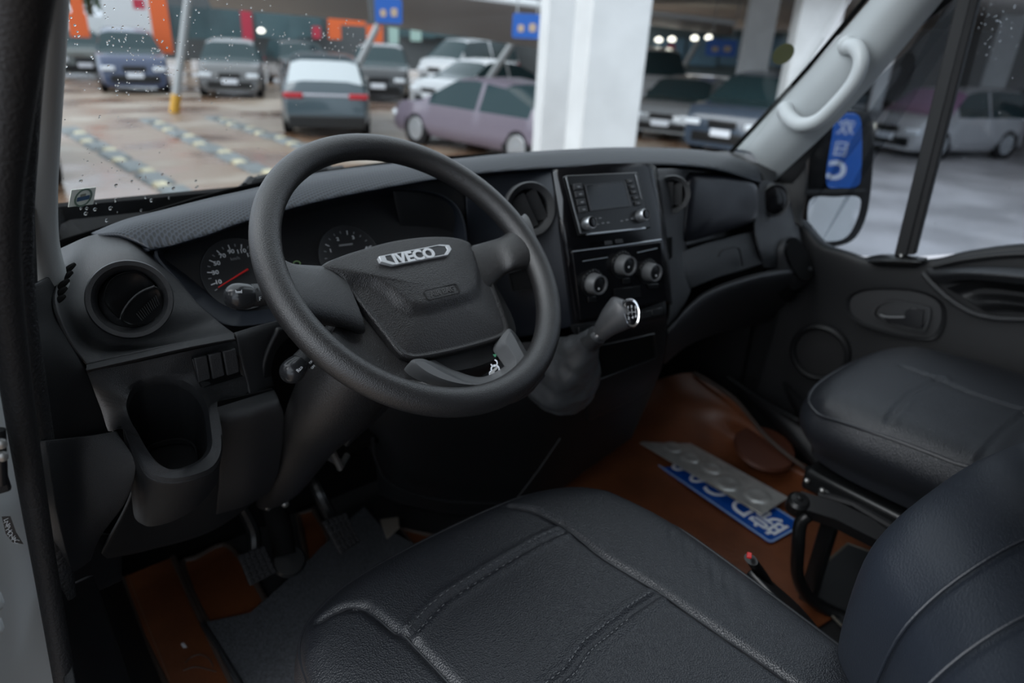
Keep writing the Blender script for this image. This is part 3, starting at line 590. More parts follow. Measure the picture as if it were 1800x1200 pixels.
# passenger side: pillar, door, windows
XR = .86
def strx(name, pts, wid, dep, mat, parent=None, samp=30, kind='structure'):
    q = [PX(p[0], p[1], p[2]) for p in pts]
    o = tube(name, q, wid, mat, parent, 16, samp, upv=(1, 0, 0), sy=dep)
    return tag(o, kind=kind) if kind else o
rows = [[PX(1292, 262, .80), PX(1420, 124, .80), PX(1532, -4, .80), PX(1640, -130, .80)],
        [PX(1322, 270, .795), PX(1450, 140, .79), PX(1575, -4, .79), PX(1680, -130, .79)],
        [PX(1338, 300, .82), PX(1480, 168, .81), PX(1612, 10, .81), PX(1715, -115, .81)],
        [PX(1350, 330, .86), PX(1496, 190, .85), PX(1640, 22, .85), PX(1740, -100, .85)]]
pillar_mat = M('pillar_plastic_bright', (0.42, 0.45, 0.46), 0.42, bump=.1, bscale=600)
tag(patch('trim_9', rows, pillar_mat, None, 30, 16, .012), kind='structure')
tag(tube('trim_10', [PX(1280, 272, .80), PX(1405, 136, .80), PX(1526, -8, .80), PX(1640, -140, .80)], .006, blackhole, None, 8, 30), kind='structure')
rows = [[PX(1336, 300, .87), PX(1478, 168, .87), PX(1560, 85, .87), PX(1640, -5, .87), PX(1760, -130, .87)],
        [PX(1358, 325, .86), PX(1480, 178, .86), PX(1568, 88, .86), PX(1655, 0, .86), PX(1778, -125, .86)],
        [PX(1388, 330, .87), PX(1484, 186, .87), PX(1582, 80, .87), PX(1675, 0, .87), PX(1800, -112, .87)]]
tag(patch('trim_11', rows, plasticd, None, 30, 12, .012), kind='structure')
tag(patch('trim_12', [[PX(1340, 318, .85), PX(1375, 290, .87), PX(1425, 225, .88)], [PX(1375, 370, .84), PX(1395, 330, .87), PX(1418, 260, .885)], [PX(1410, 400, .84), PX(1412, 370, .87), PX(1420, 330, .885)]], plasticd, None, 12, 14, .008), kind='structure')
# grab handle
r = empty('grab_handle', PX(1440, 140, .79), 'curved light grey grab handle on the passenger side pillar', 'grab handle')
tube('grip', [PX(1492, 82, .785), PX(1505, 84, .765), PX(1514, 106, .75), PX(1502, 142, .745), (PX(1470, 182, .745)), PX(1437, 212, .75), PX(1407, 219, .755), PX(1387, 206, .77), PX(1381, 192, .785)], [.019, .0185, .017, .016, .016, .0165, .018, .019, .019], trimlight, r, 16, 44)
for (px, py) in ((1490, 80), (1381, 194)): lathe('handle_mount', Pl(PX(px, py, .79), (-1, -.3, 0)), 0, 0, [(.023, -.01), (.022, .006), (.016, .014), (.004, .017)], trimlight, r, 20)
# door
dr = empty('door_1', (XR, .3, FL), kind='structure')
belt = [PX(1404, 392, .875), PX(1440, 432, .875), PX(1482, 448, .87), PX(1530, 462, .865), PX(1630, 462, .86), PX(1700, 447, .86), PX(1810, 435, .86), PX(1990, 440, .86)]
belt = belt+[V(.86, -.10, belt[-1][2]), V(.86, -.6, belt[-1][2])]
nb = len(belt)
def lower(f, dx): return [V(p[0]-dx, p[1], p[2]+(FL+.02-p[2])*f) for p in belt]
patch('door_panel', [shift(belt, (.05, 0, .0)), shift(belt, (.01, 0, .006)), lower(.05, .0), lower(.25, -.0), lower(.5, .015), lower(.8, .03), lower(1, .02)], plasticd, dr, 60, 30, .02)
# armrest sweep, recess and bowl
tube('trim_line', [PX(1622, 480, .85), PX(1640, 500, .845), (PX(1668, 525, .84)), PX(1705, 548, .84), PX(1750, 559, .84), PX(1820, 562, .84), PX(1980, 575, .84)], .006, plastic, dr, 10, 30)
patch('armrest', [[PX(1628, 472, .855), PX(1700, 468, .84), PX(1800, 470, .83), PX(1980, 490, .83)], [PX(1634, 484, .845), PX(1700, 478, .79), PX(1800, 484, .77), PX(1980, 505, .77)], [PX(1648, 498, .85), PX(1705, 492, .80), PX(1800, 500, .78), PX(1980, 520, .78)]], plastic, dr, 24, 12, .008)
patch('grip_pocket', [[PX(1662, 505, .835), PX(1720, 494, .83), PX(1800, 502, .825), PX(1980, 525, .825)], [PX(1690, 520, .855), PX(1730, 512, .865), PX(1800, 518, .865), PX(1980, 545, .865)], [PX(1715, 536, .84), PX(1745, 530, .83), PX(1800, 534, .825), PX(1980, 560, .825)], [PX(1730, 546, .845), PX(1755, 545, .84), PX(1800, 548, .84), PX(1980, 570, .84)]], plasticd, dr, 20, 20, .006)
tube('belt_rib', [PX(1640, 468, .85), PX(1700, 455, .85), PX(1800, 446, .85), PX(1960, 450, .85)], .007, plasticd, dr, 10, 20)
# opening lever
pl = Pl(PX(1575, 555, .838), (-1, -.15, .1)); 
ov = [pl.pt(*c) for c in ((1487, 540), (1492, 520), (1520, 508), (1570, 506), (1620, 512), (1655, 530), (1662, 560), (1650, 590), (1625, 597), (1570, 588), (1520, 572), (1495, 556))]
rings('handle_recess', [shift(crom(ov, 40, True), pl.z*h) if k == 1 else inset(shift(crom(ov, 40, True), pl.z*h), k) for h, k in ((-.004, 1), (.004, 1), (.002, .97), (-.006, .9))], plasticd, dr)
hb = crom([pl.pt(*c, .006) for c in ((1533, 548), (1545, 533), (1575, 527), (1625, 537), (1636, 545), (1630, 575), (1617, 583), (1570, 573), (1540, 560))], 44, True)
hnd = rings('handle_bezel', [shift(hb, pl.z*-.004), shift(hb, pl.z*.004), inset(shift(hb, pl.z*.004), .90), inset(shift(hb, pl.z*-.003), .86)], plasticb, dr, False)
prism('lever', [pl.pt(*c, .008) for c in ((1547, 552), (1560, 556), (1588, 557), (1592, 547), (1605, 540), (1625, 545), (1622, 575), (1612, 577), (1560, 566))], .006, piano, hnd, bevel=.002)
tube('lever_edge', [pl.pt(1547, 553, .012), pl.pt(1560, 557, .013), pl.pt(1590, 557, .013)], .0022, M('lever_grey', (.09, .095, .1), .35), hnd, 8, 12)
# speaker
pl = Pl(PX(1440, 620, .835), (-1, -.1, .05)); rr = np.linalg.norm(pl.uv(1440, 575))
lathe('speaker_ring', pl, 0, 0, [(rr*1.12, -.01), (rr*1.1, .004), (rr, .010), (rr*.92, .004), (rr*.9, -.004)], plasticd, dr, 48, False, False)
lathe('speaker_grille', pl, 0, 0, [(rr*.92, -.006), (rr*.5, .0), (.002, .002)], M('speaker_mesh', (.010, .010, .011), .6, bump=1, bscale=600, kind='voronoi'), dr, 48)
patch('door_pocket', [[PX(1375, 672, .84), PX(1400, 700, .80), PX(1440, 722, .77), PX(1500, 735, .77)], [PX(1385, 700, .83), PX(1405, 726, .79), PX(1430, 745, .77), PX(1500, 765, .77)], [PX(1395, 720, .85), PX(1405, 745, .83), PX(1430, 765, .82), PX(1500, 800, .82)]], plasticd, dr, 14, 12, .008)
patch('mirror_base', [[PX(1520, 452, .86), PX(1560, 446, .86), PX(1630, 452, .86)], [PX(1527, 460, .84), PX(1570, 457, .83), PX(1620, 460, .84)], [PX(1540, 466, .845), PX(1580, 468, .84), PX(1608, 469, .845)]], plasticb, dr, 12, 8, .006)
lathe('screw', Pl(PX(1584, 449, .835), (-1, 0, .6)), 0, 0, [(.004, 0), (.0035, .002), (.001, .003)], steel, dr, 10)
# quarter light divider and glass
def barx(name, p0, p1, wpx, x, dep, mat, kind='structure'):
    a0, a1 = PX(p0[0]-wpx/2, p0[1], x), PX(p0[0]+wpx/2, p0[1], x); c0, c1 = PX(p1[0]-wpx*.42, p1[1], x), PX(p1[0]+wpx*.42, p1[1], x)
    q = [a0, a1, c1, c0]; o = prism(name, q, dep, mat, None, n=V(-1, 0, 0), bevel=.003); return tag(o, kind=kind)
barx('trim_13', (1726, -130), (1582, 450), 27, .85, .03, plasticd); barx('trim_14', (1745, -130), (1600, 448), 16, .845, .02, rubber)
qv = [PX(1405, 385, .875), PX(1490, 180, .875), PX(1700, -10, .875), PX(1770, -120, .875), PX(1730, -120, .875), PX(1590, 450, .875), PX(1480, 446, .875)]
tag(prism('window_2', [PX(*c, .878) for c in ((1405, 388), (1432, 235), (1690, 5), (1800, -130), (1735, -130), (1590, 452), (1482, 448), (1440, 432))], .004, sideglass, None, n=V(-1, 0, 0), bevel=0, smooth=False), kind='structure')
zt = 2.42
w3 = [PX(1592, 452, .878), PX(1700, 444, .878), PX(1800, 432, .878), V(.878, -.5, 1.56), V(.878, -.5, zt), PX(1745, -130, .878)]
tag(prism('window_3', w3, .004, sideglass, None, n=V(-1, 0, 0), bevel=0, smooth=False), kind='structure')
tag(box('wall_right', (.89, .0, 2.47), (.05, 1.4, .16), plasticd, bevel=.01), kind='structure')
tag(box('wall_right_side', (.89, -.7, 1.7), (.05, .4, 1.6), plasticd, bevel=.01), kind='structure')
tag(box('wall_right_lower', (.905, .45, 1.12), (.02, 1.7, .62), plasticd, bevel=0), kind='structure')
vs, fs = [], []
for i in range(70):
    px, py = (random.gauss(1745, 18), random.gauss(55, 38)) if i < 40 else (random.uniform(1500, 1800), random.uniform(100, 400))
    q = PX(px, py, .884); r_ = random.uniform(.0008, .0018); bb = len(vs); pl = Pl(q, (1, 0, 0))
    for h, k in ((0, 1), (.5, .8), (.75, .4)):
        for a in range(8): vs.append(pl.w(r_*k*math.cos(a*math.pi/4), r_*k*math.sin(a*math.pi/4), h*r_))
    for a in range(2):
        for j in range(8): fs.append((bb+a*8+j, bb+a*8+(j+1) % 8, bb+a*8+8+(j+1) % 8, bb+a*8+8+j))
    fs.append(tuple(bb+16+j for j in range(8)))
tag(mk('raindrops', vs, fs, dropmat), 'raindrops on the outside of the passenger side window', 'raindrops', kind='stuff')

# wing mirror
r = empty('wing_mirror', PX(1480, 420, 1.06), 'black wing mirror with two panes outside the passenger window', 'wing mirror')
c = PX(1474, 312, 1.06); pl = Pl(c, V(-.50, -.866, 0))
out = crom([pl.pt(*q, .0) for q in ((1424, 232), (1452, 200), (1500, 193), (1526, 204), (1531, 240), (1529, 300), (1520, 372), (1500, 415), (1470, 430), (1432, 430), (1414, 400), (1416, 320))], 48, True)
rings('mirror_housing', [inset(shift(out, -pl.z*.12), .55), inset(shift(out, -pl.z*.08), .88), shift(out, -pl.z*.02), shift(out, pl.z*.012), inset(shift(out, pl.z*.016), .95)], plasticd, r)
def pane(q, nm): prism(nm, crom([pl.pt(*a, .020) for a in q], 40, True), .004, mirrorm, r, bevel=0)
pane(((1452, 322), (1462, 240), (1470, 203), (1490, 198), (1508, 202), (1515, 225), (1514, 300), (1508, 326), (1480, 330)), 'upper_mirror_glass')
pane(((1424, 352), (1470, 346), (1508, 346), (1512, 365), (1500, 400), (1482, 420), (1450, 424), (1424, 416)), 'lower_mirror_glass')
tube('mirror_rib', [pl.pt(1416, 338, .020), pl.pt(1518, 336, .020)], .008, plasticd, r, 10)
tube('mirror_arm', [V(.90, .86, 1.50), PX(1420, 420, 1.0)], [.03, .02], plasticd, r, 10)
# sign board standing behind the van, shown by the mirror
_d = nrm(ray(1490, 268)); _q = pl.pt(1490, 268, .024); _r = _d-2*(_d@pl.z)*pl.z; bc = _q+_r*(-5.2-_q[1])/_r[1]
pl = Pl(bc, (0, 1, 0))
r = empty('banner_stand', V(bc[0], bc[1], GZ), 'blue upright board with white characters reflected in the wing mirror', 'sign')
box('sign_board', bc+V(0, -.05, -.0), (.42, .06, .78), signb, r); box('stand_foot', (bc[0], bc[1]-.05, (bc[2]-.39+GZ)/2), (.42, .06, bc[2]-.39-GZ), concrete, r)
text('sign_character', '欢', pl, (.07, .24), .17, platewhite, r, h=.02); text('sign_character', '日', pl, (.07, .02), .17, platewhite, r, h=.02); text('sign_character', 'C', pl, (.06, -.20), .26, platewhite, r, h=.02, bold=.008)
tag(box('shop_wall', (6.5, -14, 1.28), (16, .3, 3.2), concreted, bevel=0), 'plain wall far behind the van shown by the mirror', 'wall')
# ------------------------------------------------------------------ dashboard
db = empty('dashboard', V(0, 1.0, 1.2), 'black plastic dashboard under the windscreen with a honeycomb textured top', 'dashboard')
crest = [(170, 412, 1.0), (230, 388, 1.01), (300, 370, 1.02), (375, 351, 1.03), (450, 334, 1.03), (560, 307, 1.03), (680, 291, 1.03), (800, 281, 1.02), (900, 271, 1.01), (1000, 264, 1.0), (1100, 260, .98), (1200, 261, .96), (1270, 270, .94), (1330, 293, .91)]
lip = [(258, 434, .93), (290, 428, .925), (320, 420, .92), (370, 405, .92), (430, 384, .92), (555, 350, .92), (680, 325, .92), (800, 306, .92), (900, 296, .91), (1000, 290, .90), (1100, 286, .885), (1195, 287, .87), (1268, 296, .855), (1338, 318, .84)]
C3 = [PY(*c) for c in crest]; L3 = [PY(*c) for c in lip]
mid = [(a*.5+b_*.5)+V(0, 0, .008) for a, b_ in zip(C3, L3)]
front = [c+V(0, .26 if 2 < i < 11 else .12, -.12 if 2 < i < 11 else -.08) for i, c in enumerate(C3)]
und = [l_+V(0, .035, -.012) for l_ in L3]; lo = [l_+V(0, .004, -.008) for l_ in L3]
patch('top_pad', [front, [c+V(0, .05, -.014) for c in C3], C3, mid, L3, lo, und], padmat, db, 110, 40, .005, 0)
patch('pad_end', [[PY(1225, 268, 1.06), PY(1290, 266, 1.06), PY(1345, 275, 1.0)], [PY(1250, 275, .99), PY(1310, 280, .98), PY(1365, 305, .93)], [PY(1270, 290, .93), PY(1330, 298, .90), PY(1352, 330, .86)]], plasticd, db, 14, 14, .01)
# left vent panel
patch('vent_panel', pg([[(106, 436, .99), (162, 413, 1.0), (215, 411, .985), (266, 446, .94)],
    [(104, 480, .90), (150, 462, .935), (235, 452, .91), (312, 492, .90)],
    [(98, 530, .84), (140, 540, .875), (235, 545, .86), (352, 537, .87)],
    [(120, 590, .815), (170, 605, .85), (270, 602, .85), (388, 568, .855)],
    [(152, 640, .80), (205, 626, .80), (295, 606, .80), (411, 585, .815)]]), plastic, db, 40, 40)
patch('vent_panel_edge', pg([[(152, 640, .80), (240, 620, .80), (330, 600, .80), (411, 585, .815)], [(152, 652, .79), (240, 632, .79), (330, 612, .79), (413, 596, .80)], [(154, 656, .81), (242, 636, .81), (332, 616, .81), (414, 599, .82)]]), plastic, db, 30, 8)
patch('end_panel', pg([[(58, 500, .82), (78, 490, .85), (104, 478, .905)], [(62, 560, .80), (82, 550, .82), (102, 545, .845)], [(72, 640, .77), (110, 640, .79), (153, 652, .80)], [(84, 768, .75), (130, 768, .78), (188, 758, .80)], [(100, 890, .76), (150, 890, .80), (210, 890, .83)]]), plasticd, db, 16, 30)
# defroster slots on the shoulder
for i, (x0, y0, x1, y1) in enumerate(((112, 481, 131, 464), (107, 495, 126, 478), (102, 508, 120, 492), (99, 521, 116, 506), (97, 533, 113, 520))):
    d0 = .888-.011*i; tube('defrost_slot', [PY(x0, y0, d0), PY((x0+x1)/2, (y0+y1)/2-1, d0+.006), PY(x1, y1, d0+.012)], [.0022, .0034, .0022], blackhole, db, 8, 8)
# side switch panel with the cup holder mouth
R0 = [(152, 656, .80), (200, 645, .80), (245, 636, .80), (290, 626, .80), (335, 616, .80), (380, 606, .81), (414, 599, .82), (424, 640, .82), (436, 688, .82), (405, 699, .81), (382, 706, .79), (389, 750, .755), (391, 795, .725), (375, 826, .71), (340, 841, .70), (300, 847, .70), (262, 838, .715), (243, 812, .735), (228, 780, .765), (214, 745, .79), (200, 750, .80), (190, 757, .805), (178, 720, .805), (166, 690, .80)]
R2 = [(224, 700, .78), (232, 683, .79), (246, 672, .80), (264, 665, .80), (284, 662, .80), (305, 664, .80), (322, 669, .80), (338, 678, .795), (352, 692, .79), (362, 708, .78), (367, 725, .775), (371, 755, .755), (373, 780, .735), (366, 798, .725), (350, 812, .715), (325, 822, .705), (303, 825, .705), (284, 818, .71), (268, 803, .72), (254, 782, .735), (242, 760, .75), (231, 742, .765), (224, 725, .775), (222, 712, .78)]
a0 = crom([PY(*c) for c in R0], 72, True); a2 = crom([PY(*c) for c in R2], 72, True)
R1 = [p*.80+q*.20+V(0, -.003, .003) if 33 < i < 62 else p*.15+q*.85 for i, (p, q) in enumerate(zip(a0, a2))]
cc = sum(a2)/len(a2)
down = [cc+(p-cc)*.93+V(0, .010, -.010) for p in a2]; 
bot = [V(cc[0], cc[1]+.035, 0)+(p-cc)*V(.80, .80, .35)+V(0, .0, cc[2]-.085) for p in a2]
rings('switch_panel', [a0, R1, [p*.35+q*.65+V(0, -.004, .002) for p, q in zip(a0, a2)] if False else [p*.12+q*.88 for p, q in zip(a0, a2)], a2, down], plastic, db, False, False, angle=50)
rings('cup_well', [down, bot], plasticd, db, False, True, angle=50)
bc = sum(bot)/len(bot); rings('cup_floor_ring', [[bc+(p-bc)*k+V(0, 0, h) for p in bot] for k, h in ((.92, .004), (.92, .010), (.86, .010), (.86, .004))], plasticd, db, False, False)
top = [(214, 746, .79), (228, 781, .765), (243, 813, .735), (262, 840, .715), (300, 849, .70), (340, 843, .70), (375, 828, .71), (391, 797, .725)]
mid_ = [(226, 830, .80), (236, 850, .78), (246, 865, .76), (262, 880, .745), (300, 885, .735), (340, 870, .735), (370, 848, .745), (388, 815, .75)]
botm = [(234, 900, .815), (238, 913, .80), (248, 921, .79), (265, 926, .78), (300, 918, .78), (335, 900, .78), (362, 876, .785), (384, 845, .79)]
patch('cup_holder_body', pg([top, mid_, botm]), plastic, db, 30, 20)
# kick panel with its rounded edge, and lower fascia
patch('kick_panel', pg([[(80, 774, .74), (140, 768, .775), (205, 757, .785)], [(90, 840, .73), (150, 835, .765), (238, 815, .755)], [(100, 900, .73), (150, 900, .76), (222, 880, .765)], [(115, 965, .74), (140, 960, .76), (178, 942, .78)], [(126, 1006, .75), (140, 1000, .76), (160, 985, .78)]]), plastic, db, 26, 30, .012, .004)
patch('lower_fascia', pg([[(198, 752, .81), (300, 720, .86), (380, 705, .85), (480, 683, .85)], [(236, 850, .83), (300, 850, .86), (400, 840, .86), (500, 770, .86)], [(172, 985, .87), (260, 968, .90), (380, 930, .93), (488, 850, .93)]]), plasticd, db, 30, 24)
patch('knee_bolster', pg([[(378, 716, .82), (430, 700, .82), (482, 684, .83)], [(382, 735, .795), (435, 722, .795), (492, 706, .80)], [(388, 765, .80), (440, 755, .80), (500, 742, .81)], [(385, 850, .85), (440, 850, .85), (490, 830, .86)], [(380, 905, .90), (430, 890, .90), (472, 868, .91)]]), plastic, db, 20, 30)
patch('column_side_panel', pg([[(412, 584, .825), (460, 570, .84), (545, 550, .87)], [(418, 598, .82), (450, 590, .83), (492, 585, .85)], [(428, 640, .82), (452, 636, .83), (474, 630, .85)], [(440, 692, .82), (460, 686, .83), (482, 678, .85)]]), plastic, db, 16, 20)
patch('column_side_rib', pg([[(492, 578, .835), (530, 575, .86)], [(476, 610, .835), (492, 610, .85)], [(466, 640, .835), (480, 640, .85)], [(463, 668, .835), (478, 664, .85)]]), plasticd, db, 8, 16, .008, .003)
# switches
sp = Pl.three(PY(336, 628, .80), PY(414, 612, .81), PY(350, 680, .80))
r = empty('dash_switch_bank', sp.pt(382, 645), 'frame of three blank black switches beside the cup holder', 'switch')
fo = [sp.pt(*c, .001) for c in ((336, 630), (410, 611), (420, 625), (428, 660), (352, 682), (344, 665))]
rings('switch_frame', [fo, shift(fo, sp.z*.003), inset(shift(fo, sp.z*.003), .94), inset(fo, .93)], plasticb, r, bevel=.0006)
for (a, b2_) in ((342, 364), (367, 389), (392, 415)):
    y0 = 630-(a-342)*.24
    prism('switch_button', [sp.pt(*c, .008) for c in ((a, y0), (b2_, y0-6), (b2_+7, y0+36), (a+8, y0+43))], .006, plastic, r, bevel=.0015)
# instrument cluster
cp = Pl.three(PY(272, 442, .93), PY(410, 572, .865), PY(690, 330, .95))
r = empty('instrument_cluster', cp.pt(500, 480), 'dark instrument cluster with two dials behind the steering wheel', 'instrument cluster')
oc = crom([cp.pt(*c) for c in ((271, 443), (330, 420), (430, 386), (560, 354), (690, 332), (780, 345), (815, 390), (812, 470), (740, 540), (640, 560), (520, 562), (412, 574), (360, 548), (312, 497))], 72, True)
ic = crom([cp.pt(*c, -.035) for c in ((286, 446), (340, 426), (436, 396), (560, 368), (690, 346), (765, 358), (795, 395), (790, 460), (728, 522), (640, 538), (520, 538), (432, 546), (385, 528), (330, 485))], 72, True)
rings('cluster_bezel', [shift(oc, -cp.z*.02), shift(oc, cp.z*.003), inset(shift(oc, cp.z*.003), .985), ic], blueblack, r, False, False, angle=50)
prism('dial_plate', ic, .01, M('dial_plate_black', (.012, .013, .015), .35), r, n=cp.z, bevel=0)
hp = -.033
def circ3(p, q, s):
    ax, ay = p; bx, by = q; cx, cy = s; d = 2*(ax*(by-cy)+bx*(cy-ay)+cx*(ay-by))
    ux = ((ax*ax+ay*ay)*(by-cy)+(bx*bx+by*by)*(cy-ay)+(cx*cx+cy*cy)*(ay-by))/d; uy = ((ax*ax+ay*ay)*(cx-bx)+(bx*bx+by*by)*(ax-cx)+(cx*cx+cy*cy)*(bx-ax))/d
    return np.array((ux, uy)), math.hypot(ax-ux, ay-uy)
def dial(t0, t1, t2, n0, n1, n2, total, labels, name, step=1):
    u0, u1, u2 = (cp.uv(*t, hp) for t in (t0, t1, t2)); c, R_ = circ3(u0, u1, u2)
    an = lambda u: math.atan2(u[1]-c[1], u[0]-c[0])
    a0, a2_ = an(u0), an(u2)
    while a2_ > a0: a2_ -= 2*math.pi
    da = (a2_-a0)/(n2-n0)
    lathe(name+'_dial_face', cp, c[0], c[1], [(R_*1.22, hp), (R_*1.20, hp+.002), (R_*1.16, hp+.0012), (.001, hp+.0012)], M('dial_face', (.017, .018, .020), .4), r, 60)
    for i in range(total):
        a = a0+da*(i-n0); big = i % 2 == 1 if step == 1 else i % 4 == 2
        L_ = R_*(.16 if big else .09); e1 = V(math.cos(a), math.sin(a), 0); q = [cp.w(*(c+e1[:2]*(R_+L_*s_)+np.array((-e1[1], e1[0]))*R_*.018*k), hp+.0016) for s_, k in ((0, -1), (0, 1), (-1, .8), (-1, -.8))]
        prism('tick_mark', q, .0003, white if big else dimwhite, r, n=cp.z, bevel=0, smooth=False)
    for i, tx in labels:
        a = a0+da*(i-n0); text('dial_numeral', tx, cp, c+np.array((math.cos(a), math.sin(a)))*R_*.76, R_*.185, white, r, h=hp+.0018, bold=.0002, sx=1.15)
    return c, R_
c1, Rs = dial((377.6, 511), (368, 456.5), (424, 430), 0, 5, 11, 21, [(i*2+1, str(20*i+10)) for i in range(8)], 'speed')
text('dial_numeral', 'km/h', cp, cp.uv(413, 455, hp), Rs*.15, dimwhite, r, h=hp+.0018)
c2, R2_ = dial((569, 442), (602, 406), (644, 422), 1, 5, 9, 16, [(1.3, '1'), (4, '2'), (7, '3'), (10, '4')], 'rev', 2)
prism('dial_scale_bar', [cp.pt(*c, hp+.002) for c in ((596, 430), (620, 427), (620, 430), (596, 433))], .0003, dimwhite, r, n=cp.z, bevel=0)
a, b2 = cp.pt(384, 505, hp+.006), cp.pt(436, 473, hp+.006)
tube('needle', [a, b2], [.0008, .0016], red, r, 8)
g_ = cp.uv(521, 464, hp); rings('indicator_symbol', [circ(cp, g_[0], g_[1], .0058, hp+.002, 20, .0045), circ(cp, g_[0], g_[1], .0058, hp+.0025, 20, .0045), circ(cp, g_[0], g_[1], .0045, hp+.0025, 20, .0032), circ(cp, g_[0], g_[1], .0045, hp+.002, 20, .0032)], greensym, r, False, False)

# air vents
def vent(pl, u, v, R_, label, fl=((-.35, 1), (.35, 1)), rot=0, flaps=True):
    root = empty('air_vent', pl.w(u, v), label, 'air vent', 'round air vents')
    lathe('vent_ring', pl, u, v, [(R_*.98, -.012), (R_, .002), (R_*.96, .006), (R_*.86, .004), (R_*.74, .001), (R_*.70, -.004), (R_*.69, -.02)], plastic, root, 64, False, False)
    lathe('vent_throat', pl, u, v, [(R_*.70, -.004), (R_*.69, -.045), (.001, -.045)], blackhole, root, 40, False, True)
    if flaps:
        cr_, sr_ = math.cos(rot), math.sin(rot)
        for k, (off, tilt) in enumerate(fl):
            # a flap: a chord-cut lens, tilted about its chord
            pts = []; half = math.sqrt(max(1e-6, 1-off*off))*R_*.66
            for s_ in range(15):
                t = -1+2*s_/14; x = t*half; y = math.sqrt(max(0, 1-t*t))*R_*.40*tilt
                pts.append((x, y))
            base = -off*R_*.68
            def W(x, y, h): return pl.w(u+x*cr_-(base+y)*sr_, v+x*sr_+(base+y)*cr_, h)
            loop1 = [W(x, y, -.002-.9*y*.6) for x, y in pts]; loop2 = [W(x, y-.0035, -.006-.9*y*.6) for x, y in pts]
            basea = [W(x, -R_*.22, .002) for x, y in pts]; baseb = [W(x, -R_*.22, -.008) for x, y in pts]
            rings('vent_flap', [loop1, loop2, baseb, basea, loop1], plasticd, root, False, False, closed=False)
    return root
vp = Pl(PY(229, 526, .845), V(-.16, -.92, .36))
Rv = (np.linalg.norm(vp.uv(150, 528)-vp.uv(306, 528))+np.linalg.norm(vp.uv(226, 455)-vp.uv(232, 595)))/4
root = empty('air_vent', vp.o, 'large round air vent at the driver side end of the dashboard', 'air vent', 'round air vents')
lathe('vent_ring', vp, 0, 0, [(Rv*.99, -.014), (Rv, .001), (Rv*.97, .006), (Rv*.86, .005), (Rv*.76, -.001), (Rv*.72, -.004), (Rv*.715, -.02)], plastic, root, 72, False, False)
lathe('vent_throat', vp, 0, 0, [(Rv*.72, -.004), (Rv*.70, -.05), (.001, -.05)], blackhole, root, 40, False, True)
def flap(outl, h, mat, th=.006):
    q = crom([vp.pt(*c, h_) for c, h_ in zip(outl, h)], 40, True); c = sum(q)/len(q)
    return rings('vent_flap', [inset(shift(q, -vp.z*th), .98), q, inset(shift(q, vp.z*.0012), .96), inset(shift(q, -vp.z*.001), .90)], mat, root, angle=60)
flap(((185, 535), (184, 512), (194, 492), (213, 480), (236, 477), (255, 484), (272, 503), (250, 512), (232, 526), (218, 545), (210, 560)), (.004, .004, .004, .003, .002, 0, -.004, -.006, -.006, -.006, -.003), plasticb)
f2 = flap(((212, 562), (218, 545), (232, 526), (250, 512), (272, 503), (282, 510), (287, 528), (284, 548), (270, 565), (248, 573), (228, 572)), (.010, .010, .010, .010, .009, .004, 0, -.002, -.003, -.002, .003), plasticb)
for k in range(11):
    t = k/10; x0, y0 = 262+(236-262)*t+6, 524+(556-524)*t-3; tube('flap_rib', [vp.pt(x0+2-8*t+4, y0-2, .006), vp.pt(x0+12-4*t, y0+14-4*t, .003)], .0006, plastic, f2, 6)
tube('flap_edge', crom([vp.pt(*c, .009) for c in ((212, 561), (218, 545), (232, 526), (250, 512), (272, 503))], 20), .0015, plastic, f2, 8)
# centre fascia
patch('centre_fascia', pg([[(818, 306, .94), (905, 298, .925), (990, 291, .905)], [(820, 360, .92), (900, 362, .90), (992, 350, .84)], [(822, 430, .92), (905, 430, .88), (1010, 430, .80)], [(830, 520, .91), (915, 520, .87), (1020, 520, .765)], [(845, 600, .93), (930, 590, .88), (1022, 570, .755)]]), blueblack, db, 30, 40)
patch('cluster_side_panel', pg([[(690, 330, .955), (770, 312, .95), (817, 306, .945)], [(700, 380, .95), (770, 365, .94), (818, 362, .925)], [(720, 460, .95), (780, 450, .94), (820, 430, .925)], [(740, 560, .95), (790, 540, .94), (828, 520, .915)]]), plasticd, db, 20, 20)
pp = Pl(PY(945, 530, .845), V(-.35, -.9, .1)); oc_ = [pp.pt(*c, .004) for c in ((892, 480), (998, 443), (1000, 498), (990, 500), (900, 512))]
rings('fascia_pocket', [oc_, inset(shift(oc_, pp.z*.003), .97), inset(shift(oc_, -pp.z*.01), .92)], plasticd, db, True, True)
vc = Pl(PY(931, 368, .858), V(-.30, -.92, .22)); Rc = (np.linalg.norm(vc.uv(888, 368)-vc.uv(977, 368))+np.linalg.norm(vc.uv(928, 320)-vc.uv(936, 416)))/4
vent(vc, 0, 0, Rc, 'round air vent left of the radio, flaps half open', ((-.25, 1), (.45, 1)), rot=math.radians(115))
# the stack: radio frame and heater frame
A, B_, C_, D_, E_, F_ = PY(995, 306, .80), PY(1122, 299, .785), PY(1018, 411, .757), PY(1150, 400, .740), PY(1022, 568, .735), PY(1168, 524, .705)
fr_ = lambda a, b_, k: a*(1-k)+b_*k
patch('stack_surround', pg([[(968, 300, .86), (983, 297, .835), (1060, 288, .81), (1140, 288, .80), (1156, 296, .825)], [(984, 420, .80), (1000, 425, .775), (1085, 418, .755), (1160, 405, .745), (1172, 410, .765)], [(1004, 572, .775), (1020, 574, .745), (1095, 556, .73), (1170, 530, .713), (1182, 535, .735)]]), piano, db, 30, 30, .01)
prism('silver_strip', [PY(*c) for c in ((972, 302, .80), (978, 300, .795), (990, 350, .775), (990, 392, .765), (984, 380, .77))], .004, M('dull_silver', (.10, .105, .11), .35), db, bevel=.001)
up = Pl.three(A, B_, C_); up.o = up.o+up.z*.004
